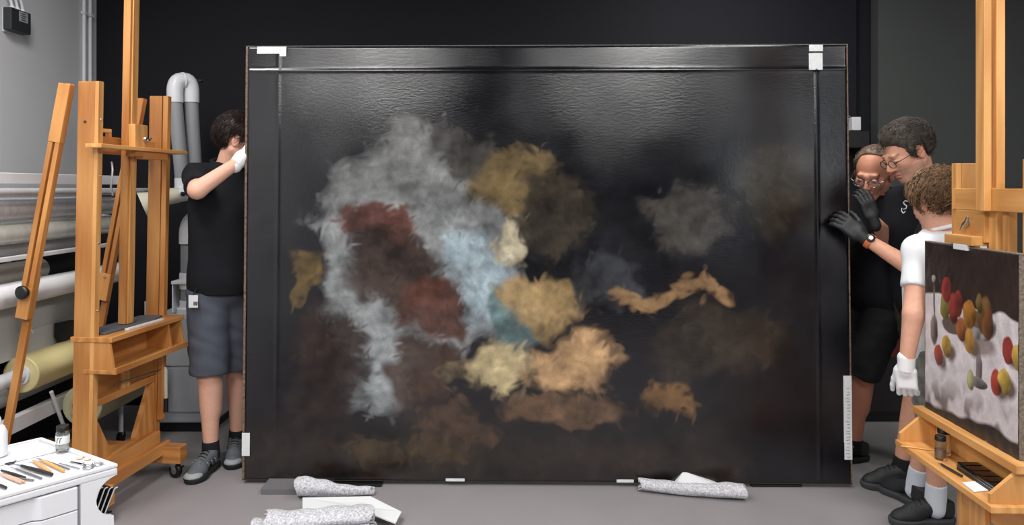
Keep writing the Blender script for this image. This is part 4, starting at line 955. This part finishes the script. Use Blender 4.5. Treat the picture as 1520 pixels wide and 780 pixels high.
def person(J, label, fwd, head, skin, shirt_m, shorts_m, hair, hems, extras=None, hs=1.0, bw=1.0, tuck=None, loc=None, sleeve=.62, lowneck=.055):
    """J: joints in metres (world); builds one continuous body and its clothes"""
    base = loc or ((J['ankR'][0]+J['ankL'][0])/2, (J['ankR'][1]+J['ankL'][1])/2, 0)
    root = thing('person', label, 'person', base)
    Jn = {k: V3(v) for k, v in J.items()}
    sp = unit(Jn['neck']-Jn['pelvis']); RB = frame(fwd, sp); fw, lf = RB[:, 0], RB[:, 1]; RT = np.stack([np.cross(lf, sp), lf, sp], 1).astype(np.float32)
    chest = Jn['pelvis']*.30+Jn['neck']*.70; belly = Jn['pelvis']*.62+Jn['neck']*.38
    def torso(g):
        return [ell(chest, V3((.118+g, .165+g, .185+g))*bw, RT), (ell(belly, V3((.112+g, .145+g, .17+g))*bw, RT), .08), (ell(Jn['pelvis'], V3((.122+g, .165+g, .13+g))*bw, RT), .08),
                (cap(Jn['shR'], Jn['neck'], .052+g, .055+g), .06), (cap(Jn['shL'], Jn['neck'], .052+g, .055+g), .06)]
    def limb(a, b, c_, r, bulge=None):
        out = [(cap(Jn[a], Jn[b], r[0], r[1]), .03), (cap(Jn[b], Jn[c_], r[2], r[3]), .015)]
        if bulge is not None:
            m = Jn[b]*.7+Jn[c_]*.3+V3(bulge); dd = unit(Jn[c_]-Jn[b]); out.append((cap(m-dd*.05, m+dd*.06, r[2]*.93, r[2]*.8), .04))
        return out
    pr = torso(0)
    for s_ in 'RL':
        pr += limb('sh'+s_, 'el'+s_, 'wr'+s_, (.056*bw, .043*bw, .045*bw, .028*bw))
        fd = Jn['toe'+s_]-Jn['ank'+s_]; fd = unit((fd[0], fd[1], 0))
        pr += limb('hip'+s_, 'kn'+s_, 'ank'+s_, (.092*bw, .062*bw, .056*bw, .037*bw), -fd*.022)
        pr += [(cap(Jn['ank'+s_]-V3((0, 0, .02)), Jn['ank'+s_]+fd*.10-V3((0, 0, .055)), .03, .022), .03)]
    pr += [(cap(Jn['neck']-sp*.03, Jn['neck']+ (Jn['head']-Jn['neck'])*.45, .064, .056), .04)]
    fb = union(pr)
    lo, hi = bounds(Jn.values(), .16)
    lo[2] = max(lo[2], -.01)
    v1, q1 = sdf_arrays(fb, lo, hi, .011)
    HR = frame(head['fwd'], (0, 0, 1), head.get('roll', 0)); hc = Jn['head']
    fh = head_sdf(hc, HR, hs, Jn['neck']+sp*.0)
    v2, q2 = sdf_arrays(fh, hc-.27, hc+.27, .0036)
    tint = np.concatenate([np.tile(s2l(skin), (len(v1), 1)), head_tint(v2, hc, HR, hs, skin, head.get('lip', (196, 112, 100)), head['brow'], head.get('stubble'))])
    v = np.concatenate([v1, v2]); q = np.concatenate([q1, q2+len(v1)])
    link('body', mesh_from('body', v-np.array(root.location), q, tint), SKIN, root)
    # shirt
    up_hem = Jn['pelvis']-sp*hems['shirt']; wv = waves(sum(map(ord, label)) % 999, 26, 6, (1, 1, .8)); wv2 = waves(sum(map(ord, label)) % 777, 60)
    ft = cut(union(torso(.016)+[(ell(Jn['pelvis']-sp*.05, V3((.135, .178, .15))*bw, RT), .06), (cap(belly-sp*.16+lf*.045, chest+lf*.04, .15*bw, .14*bw), .05), (cap(belly-sp*.16-lf*.045, chest-lf*.04, .15*bw, .14*bw), .05)]), up_hem, -sp)
    parts = [ft]
    for s_ in 'RL':
        a, b = Jn['sh'+s_], Jn['el'+s_]; d = unit(b-a); L = np.linalg.norm(b-a)
        parts.append((cut(cap(a, b, .07*bw, .066*bw), a+d*L*hems.get('sleeve'+s_, sleeve), d), .03))
    fs = union(parts)
    nk = Jn['neck']+sp*lowneck
    fs2 = lambda p: np.maximum(fs(p)+.006*wv(p)+.002*wv2(p), (p-nk)@sp)
    l2, h2 = bounds([Jn['shR'], Jn['shL'], Jn['neck'], up_hem, Jn['elR'], Jn['elL'], Jn['pelvis']], .25)
    shirt = add_sdf('shirt', fs2, l2, h2, .009, shirt_m, root)
    # collar ring
    bm = bmesh.new(); cu = unit(sp*.9+fw*.0); pts_ = []
    for k in range(25):
        an = k/24*2*math.pi; pts_.append(tuple(Jn['neck']+sp*(lowneck+.004-.018*math.cos(an))+fw*(.068*math.cos(an))+lf*(.072*math.sin(an))-np.array(root.location)))
    tube_bm(bm, pts_, head.get('collar', .013), 10); col_ = link('collar', bm_mesh('collar', bm, True), shirt_m, root)
    # shorts
    def leg(s_):
        a, b = Jn['hip'+s_], Jn['kn'+s_]; d = unit(b-a); L = np.linalg.norm(b-a)
        e = b+d*.06
        return (cut(cap(a, e, .112*bw, .096*bw), a+d*L*hems['shorts'], d), .03)
    fsh = union([cut(ell(Jn['pelvis'], V3((.138, .178, .15))*bw, RT), Jn['pelvis']+sp*.05, sp), leg('R'), leg('L')])
    wv3 = waves(sum(map(ord, label)) % 555+3, 52, 6, (.8, .8, 1.3))
    fsh2 = disp(fsh, wv3, .007)
    l3, h3 = bounds([Jn['pelvis'], Jn['knR'], Jn['knL'], Jn['hipR'], Jn['hipL']], .19)
    add_sdf('shorts', fsh2, l3, h3, .009, shorts_m, root)
    # hair
    if hair:
        hv, hq = hair_mesh(hc, HR, hs, **hair['geo']); link('hair', mesh_from('hair', hv-np.array(root.location), hq), hair['mat'], root)
    return root, Jn, HR, fs2, RT
def sock(root, ank, up, m, r=.043, h=.06, name='sock'):
    a = V3(ank); b = a+unit(up)*h; f = disp(cut(cap(a-V3((0, 0, .03)), b+unit(up)*.03, r+.004, r), b, unit(up)), waves(3, 90), .0015)
    lo, hi = bounds([a, b], .07); return add_sdf(name, f, lo, hi, .005, m, root)
def glove(root, *a, m=None, cuff=True, **k):
    f, c = hand_sdf(*a, **k); return add_sdf('glove', f, c-.16, c+.16, .0038, m, root)
POLO = mat('black_polo', (20, 21, 27), .85, noise=.1, nscale=200, bump=.15, bscale=500, spec=.25)
TEE = mat('white_tee', (222, 224, 228), .85, bump=.1, bscale=400)
SHG = mat('grey_shorts', (74, 78, 90), .85, noise=.08, nscale=150, bump=.2, bscale=400)
SHD = mat('black_shorts', (26, 27, 30), .85, bump=.15, bscale=400)
SHO = mat('olive_shorts', (48, 50, 44), .85, bump=.15, bscale=400)
SHC = mat('mottled_grey_shorts', (122, 126, 120), .85, noise=.5, nscale=24, bump=.15, bscale=400)
GLW = mat('white_cotton_glove', (226, 227, 230), .8, bump=.15, bscale=300)
GLB = mat('black_glove', (28, 29, 32), .55, bump=.2, bscale=300)
SBL = mat('shoe_black', (36, 37, 40), .6, noise=.15, nscale=120, bump=.2, bscale=250)
SOLB = mat('sole_black', (20, 20, 22), .7); SOLG = mat('sole_dark_grey', (58, 60, 64), .7)
SGR = mat('shoe_grey', (92, 97, 102), .6, noise=.2, nscale=150, bump=.2, bscale=250); SLT = mat('shoe_light_grey', (150, 155, 158), .6)
BSOCK = mat('black_sock', (18, 18, 20), .9); WSOCK = mat('white_sock', (206, 212, 222), .9, bump=.15, bscale=300)
H_DK = mat('hair_dark_brown', (40, 27, 22), .45, noise=.3, nscale=40, spec=.4)
H_GR = mat('hair_dark_grey', (72, 64, 58), .5, noise=.45, nscale=40, spec=.4)
H_BR = mat('hair_grey_brown', (120, 102, 86), .5, noise=.3, nscale=40, spec=.4)
H_CU = mat('hair_curly_brown', (128, 98, 72), .5, noise=.7, nscale=45, spec=.4)
LENS = mat('lens_glass', (240, 244, 246), .03, spec=.6); LENS.node_tree.nodes['Principled BSDF'].inputs['Alpha'].default_value = .10
METAL_DK = mat('dark_metal', (52, 50, 50), .35, .6)
def glasses(root, hc, R, s, m, tint=True):
    o = np.array(root.location); W = lambda x, y, z: tuple(V3(hc)+R@(V3((x, y, z))*s)-o)
    bm = bmesh.new()
    for sd in (-1, 1):
        tube_bm(bm, [W(.104-.10*abs(sd*.033+.024*math.cos(k/16*6.2832))*.5, sd*.034+.024*math.cos(k/16*6.2832), -.006+.018*math.sin(k/16*6.2832)) for k in range(17)], .0016*s, 6)
        tube_bm(bm, [W(.098, sd*.058, .0), W(.082, sd*.074, .002), W(.03, sd*.081, .004), W(-.02, sd*.084, .008), W(-.035, sd*.083, -.01)], .0018*s, 6)
    tube_bm(bm, [W(.106, -.011, -.002), W(.110, 0, .002), W(.106, .011, -.002)], .0016*s, 6)
    g = link('glasses', bm_mesh('glasses', bm, True), m, root)
    for sd in (-1, 1):
        bm = bmesh.new(); vs = [bm.verts.new(W(.104-.10*abs(sd*.033+.023*math.cos(k/16*6.2832))*.5, sd*.034+.023*math.cos(k/16*6.2832), -.006+.017*math.sin(k/16*6.2832))) for k in range(16)]; bm.faces.new(vs)
        link('lens', bm_mesh('lens', bm), LENS, g)

def full_cover(fz=.045, ear=.0):
    # hairline: forehead in front, behind the ears and down to the nape
    def c(q):
        x, y, z = q[:, 0], np.abs(q[:, 1]), q[:, 2]
        front = np.where(x > .030, fz - z + np.clip(x-.03, 0, .1)*.35 - np.clip(.055-x, 0, .025)*1.2 + np.clip(y-.05, 0, .03)*.2, -1)
        side = np.where((x > -.045) & (x <= .006), .018+ear - z, np.where((x > .006) & (x <= .030), -.018 - z, -1))
        back = np.where(x <= -.045, -.085 - z, -1)
        return np.maximum(np.maximum(front, side), back)
    return c
# --- man on the left, white gloves
JL = dict(pelvis=(-1.535, 3.99, .985), neck=(-1.535, 3.98, 1.575), head=(-1.448, 3.955, 1.748), shR=(-1.645, 3.875, 1.555), shL=(-1.40, 4.07, 1.55),
          elR=(-1.555, 3.66, 1.485), wrR=(-1.388, 3.80, 1.64), elL=(-1.24, 4.16, 1.32), wrL=(-1.25, 3.98, 1.36),
          hipR=(-1.615, 3.94, .93), hipL=(-1.475, 4.05, .93), knR=(-1.605, 3.93, .50), knL=(-1.52, 4.10, .50), ankR=(-1.605, 3.95, .10), ankL=(-1.535, 4.14, .10), toeR=(-1.625, 3.76, .03), toeL=(-1.50, 3.95, .03))
pL, jL, hR, fs, RT = person(JL, 'dark-haired man in black polo, grey shorts and white gloves gripping the left canvas edge', (.45, -.85, 0), dict(fwd=(.90, .22, -.22), brow=(40, 28, 22), lip=(190, 110, 98)),
    (222, 172, 150), POLO, SHG, dict(mat=H_DK, geo=dict(cover=full_cover(.05), vol=.020, seed=3, n_str=1500, slen=.06, curl=.10, flow=(-.5, .1, -.7), amp=.007, freq=80)), dict(shirt=.05, shorts=.98, sleeveR=.80), hs=1.06)
glove(pL, (-1.40, 3.803, 1.640), (.32, .50, .74), (-.80, -.5, .3), 1, m=GLW, s=1.2, curl=(.35, .5, .4), thumb_open=.4)
tube('glove_cuff', [Vector((-1.408, 3.785, 1.618))-pL.location, Vector((-1.376, 3.812, 1.662))-pL.location], [.036, .038], GLW, pL, 16)
glove(pL, (-1.27, 3.97, 1.365), (-.85, -.45, .1), (.2, .9, .1), 1, m=GLW, s=1.0, curl=(.4, .5, .3))
for a, k in (('ankR', 'knR'), ('ankL', 'knL')): sock(pL, JL[a], V3(JL[k])-V3(JL[a]), BSOCK, .042, .05)
shoe(pL, (-1.605, 3.93, 0), (-.10, -1, 0), SGR, SOLB, 1.0, BLACK, SLT); shoe(pL, (-1.535, 4.12, 0), (.25, -.95, 0), SGR, SOLB, 1.0, BLACK, SLT)
bc = P(287, 447, 3.80); bdg = Vector(bc)-pL.location
bo = box('badge', (bdg.x-.024, bdg.x+.024), (bdg.y-.002, bdg.y), (bdg.z-.035, bdg.z+.03), WHITE, pL, .001)
for i in range(5): box('badge_print', (bdg.x+.002+.0045*i, bdg.x+.005+.0045*i), (bdg.y-.0032, bdg.y-.0022), (bdg.z-.022-.002*(i % 2), bdg.z-.004), INK, bo if False else pL, 0)
tube('badge_clip', [(bdg.x, bdg.y-.001, bdg.z+.028), (bdg.x+.004, bdg.y+.03, bdg.z+.06)], .004, BLACK, pL, 8)

# --- man with glasses, furthest back on the right
JA = dict(pelvis=(2.02, 4.05, .93), neck=(1.97, 3.985, 1.415), head=(1.915, 3.93, 1.570), shR=(1.95, 4.13, 1.40), shL=(1.98, 3.84, 1.375), elR=(1.80, 4.22, 1.15), wrR=(1.62, 4.1, 1.12), elL=(1.79, 4.03, 1.12), wrL=(1.60, 4.02, 1.0),
          hipR=(2.0, 4.14, .87), hipL=(2.02, 3.98, .87), knR=(1.82, 4.16, .47), knL=(1.905, 4.05, .47), ankR=(1.72, 4.18, .10), ankL=(1.875, 4.06, .10), toeR=(1.55, 4.12, .03), toeL=(1.74, 4.0, .03))
def bald(q):
    x, y, z = q[:, 0], np.abs(q[:, 1]), q[:, 2]
    front = np.where(x > -.03, .085 - z + np.clip(x-.0, 0, .1)*1.0 - np.clip(y-.045, 0, .03)*2.2, -1)
    side = np.where((x > -.045) & (x <= .03), .018 - z, -1); back = np.where(x <= -.045, -.085 - z, -1)
    return np.maximum(np.maximum(front, side), back)
pA, jA, hRA, _, _ = person(JA, 'man in black with thin glasses and receding hair looking down behind the right canvas edge', (-.9, -.35, 0), dict(fwd=(-.64, -.66, -.38), roll=.10, brow=(120, 96, 82), stubble=(176, 130, 112)),
    (214, 150, 122), POLO, SHD, dict(mat=H_BR, geo=dict(cover=bald, vol=.010, seed=5, n_str=900, slen=.04, curl=.05, flow=(-.8, 0, -.3), amp=.003, freq=90)), dict(shirt=.10, shorts=1.0, sleeveL=1.0), hs=1.12)
glasses(pA, JA['head'], hRA, 1.12, STEEL)
glove(pA, (1.60, 4.02, 1.0), (-.9, .1, -.2), (0, -.8, .5), -1, m=GLB, curl=(.4, .5, .4)); glove(pA, (1.62, 4.1, 1.12), (-.9, -.2, -.1), (.1, .9, .3), -1, m=GLB, curl=(.4, .5, .4))
for a, k in (('ankR', 'knR'), ('ankL', 'knL')): sock(pA, JA[a], V3(JA[k])-V3(JA[a]), BSOCK, .042, .02)
shoe(pA, (1.885, 4.06, 0), (-.97, -.2, 0), SBL, SOLB, 1.0); shoe(pA, (1.72, 4.19, 0), (-.97, -.15, 0), SBL, SOLB, 1.0)

# --- tall man in profile, black gloves on the canvas edge
JB = dict(pelvis=(2.10, 3.70, .95), neck=(2.02, 3.63, 1.455), head=(1.915, 3.60, 1.668), shR=(1.99, 3.80, 1.43), shL=(2.01, 3.45, 1.40), elR=(1.93, 3.80, 1.235), wrR=(1.79, 3.675, 1.338), elL=(1.875, 3.45, 1.115), wrL=(1.695, 3.58, 1.258),
          hipR=(2.08, 3.79, .89), hipL=(2.08, 3.63, .89), knR=(2.16, 3.84, .49), knL=(2.0, 3.66, .49), ankR=(2.24, 3.93, .10), ankL=(1.955, 3.72, .10), toeR=(2.04, 3.93, .03), toeL=(1.76, 3.72, .03))
pB, jB, hRB, fsB, RTB = person(JB, 'tall grey-haired man in black polo leaning in with black gloves and an orange watch', (-.95, -.15, 0), dict(fwd=(-.86, -.06, -.50), brow=(70, 60, 54), stubble=(150, 120, 108)),
    (216, 160, 134), POLO, SHO, dict(mat=H_GR, geo=dict(cover=full_cover(.055), vol=.022, seed=9, n_str=1700, slen=.05, curl=.16, flow=(-.7, 0, .1), amp=.008, freq=80)), dict(shirt=.10, shorts=.95, sleeveL=.92, sleeveR=.8), hs=1.08)
glasses(pB, JB['head'], hRB, 1.08, METAL_DK)
glove(pB, (1.787, 3.673, 1.342), (-.30, .05, .92), (.25, -.95, 0), -1, m=GLB, s=1.02, curl=(.3, .55, .5), thumb_open=.4, spread=.03)
glove(pB, (1.692, 3.58, 1.262), (-.62, .42, .62), (-.2, -.9, .35), -1, m=GLB, s=1.1, curl=(.35, .5, .4), thumb_open=.6, spread=.06)
wa = Vector(JB['wrL']); wd_ = (Vector(JB['elL'])-wa).normalized(); wc = wa+wd_*.035-pB.location
wt = lathe('watch', [(.034, -.013), (.037, -.012), (.037, .012), (.034, .013)], mat('orange_strap', (196, 104, 62), .6), pB, wc, wd_)
fn = Vector((-.25, -.85, .45)); fn = (fn-wd_*fn.dot(wd_)).normalized()
lathe('watch_case', [(.001, -.002), (.019, 0), (.019, .010), (.016, .012), (.0005, .012)], BLACK, pB, wc+fn*.034, fn); lathe('watch_dial', [(.0005, .0122), (.010, .0125), (.010, .013), (.0005, .0132)], STEEL, pB, wc+fn*.034, fn)
for a, k in (('ankR', 'knR'), ('ankL', 'knL')): sock(pB, JB[a], V3(JB[k])-V3(JB[a]), BSOCK, .044, .05)
shoe(pB, (1.965, 3.71, 0), (-1, -.02, 0), SBL, SOLG, 1.05); shoe(pB, (2.25, 3.93, 0), (-1, .02, 0), SBL, SOLG, 1.05)
# emblem on the chest, laid on the shirt surface
def on_shirt(px, py, f, d0=3.0, d1=4.2):
    ds = np.linspace(d0, d1, 800); pts_ = np.stack([(px-CX)/F*ds, ds, CAMH-(py-HZ)/F*ds], 1).astype(np.float32); s_ = f(pts_); h_ = np.argmax(s_ < .001); return Vector(pts_[h_])
em = [(1347, 299), (1344, 298), (1341, 301), (1343, 304), (1346, 306), (1345, 310), (1341, 311)]
bm = bmesh.new()
tube_bm(bm, [on_shirt(x, y, fsB)-pB.location for x, y in em], .0032, 8); tube_bm(bm, [on_shirt(x, y, fsB)-pB.location for x, y in [(1339, 309), (1338, 313), (1341, 317), (1344, 314)]], .003, 8)
link('shirt_emblem', bm_mesh('shirt_emblem', bm, True), WHITE, pB)

# --- person in the white T-shirt, seen from behind
JC = dict(pelvis=(1.93, 3.29, .84), neck=(1.895, 3.235, 1.265), head=(1.862, 3.255, 1.43), shR=(2.125, 3.285, 1.235), shL=(1.735, 3.155, 1.225), elR=(2.24, 3.36, .97), wrR=(2.10, 3.52, .78), elL=(1.665, 3.07, .975), wrL=(1.642, 3.09, .755),
          hipR=(2.0, 3.33, .79), hipL=(1.86, 3.25, .79), knR=(1.93, 3.42, .44), knL=(1.88, 3.26, .44), ankR=(1.905, 3.50, .10), ankL=(1.885, 3.30, .10), toeR=(1.86, 3.7, .03), toeL=(1.68, 3.28, .03))
pC, jC, hRC, _, _ = person(JC, 'curly-haired person in white T-shirt seen from behind, gloved arm hanging, behind the right easel', (-.35, .93, 0), dict(fwd=(-.26, .92, -.30), brow=(90, 70, 50), collar=.009),
    (216, 164, 140), TEE, SHC, dict(mat=H_CU, geo=dict(cover=full_cover(.04), vol=.024, seed=12, n_str=1800, slen=.055, curl=.42, rad=.0026, flow=(-.3, .1, -.6), amp=.016, freq=60)), dict(shirt=.08, shorts=.90, sleeveL=.60, sleeveR=.6), hs=1.02, bw=.95)
glove(pC, (1.642, 3.092, .752), (.10, .05, -.95), (-.55, -.8, 0), -1, m=GLW, s=1.02, curl=(.5, .7, .4), thumb_open=.45)
glove(pC, (2.10, 3.52, .775), (-.12, .02, -.95), (-.2, .9, 0), 1, m=GLW, s=1.0, curl=(.5, .7, .4))
tube('glove_cuff', [Vector((1.645, 3.088, .79))-pC.location, Vector((1.643, 3.092, .735))-pC.location], [.034, .034], GLW, pC, 16)
for a, k in (('ankR', 'knR'), ('ankL', 'knL')): sock(pC, JC[a], V3(JC[k])-V3(JC[a]), WSOCK, .041, .085)
shoe(pC, (1.895, 3.305, 0), (-1, -.05, 0), SBL, SOLG, 1.04); shoe(pC, (1.905, 3.50, 0), (-.3, .95, 0), SBL, SOLG, 1.04)
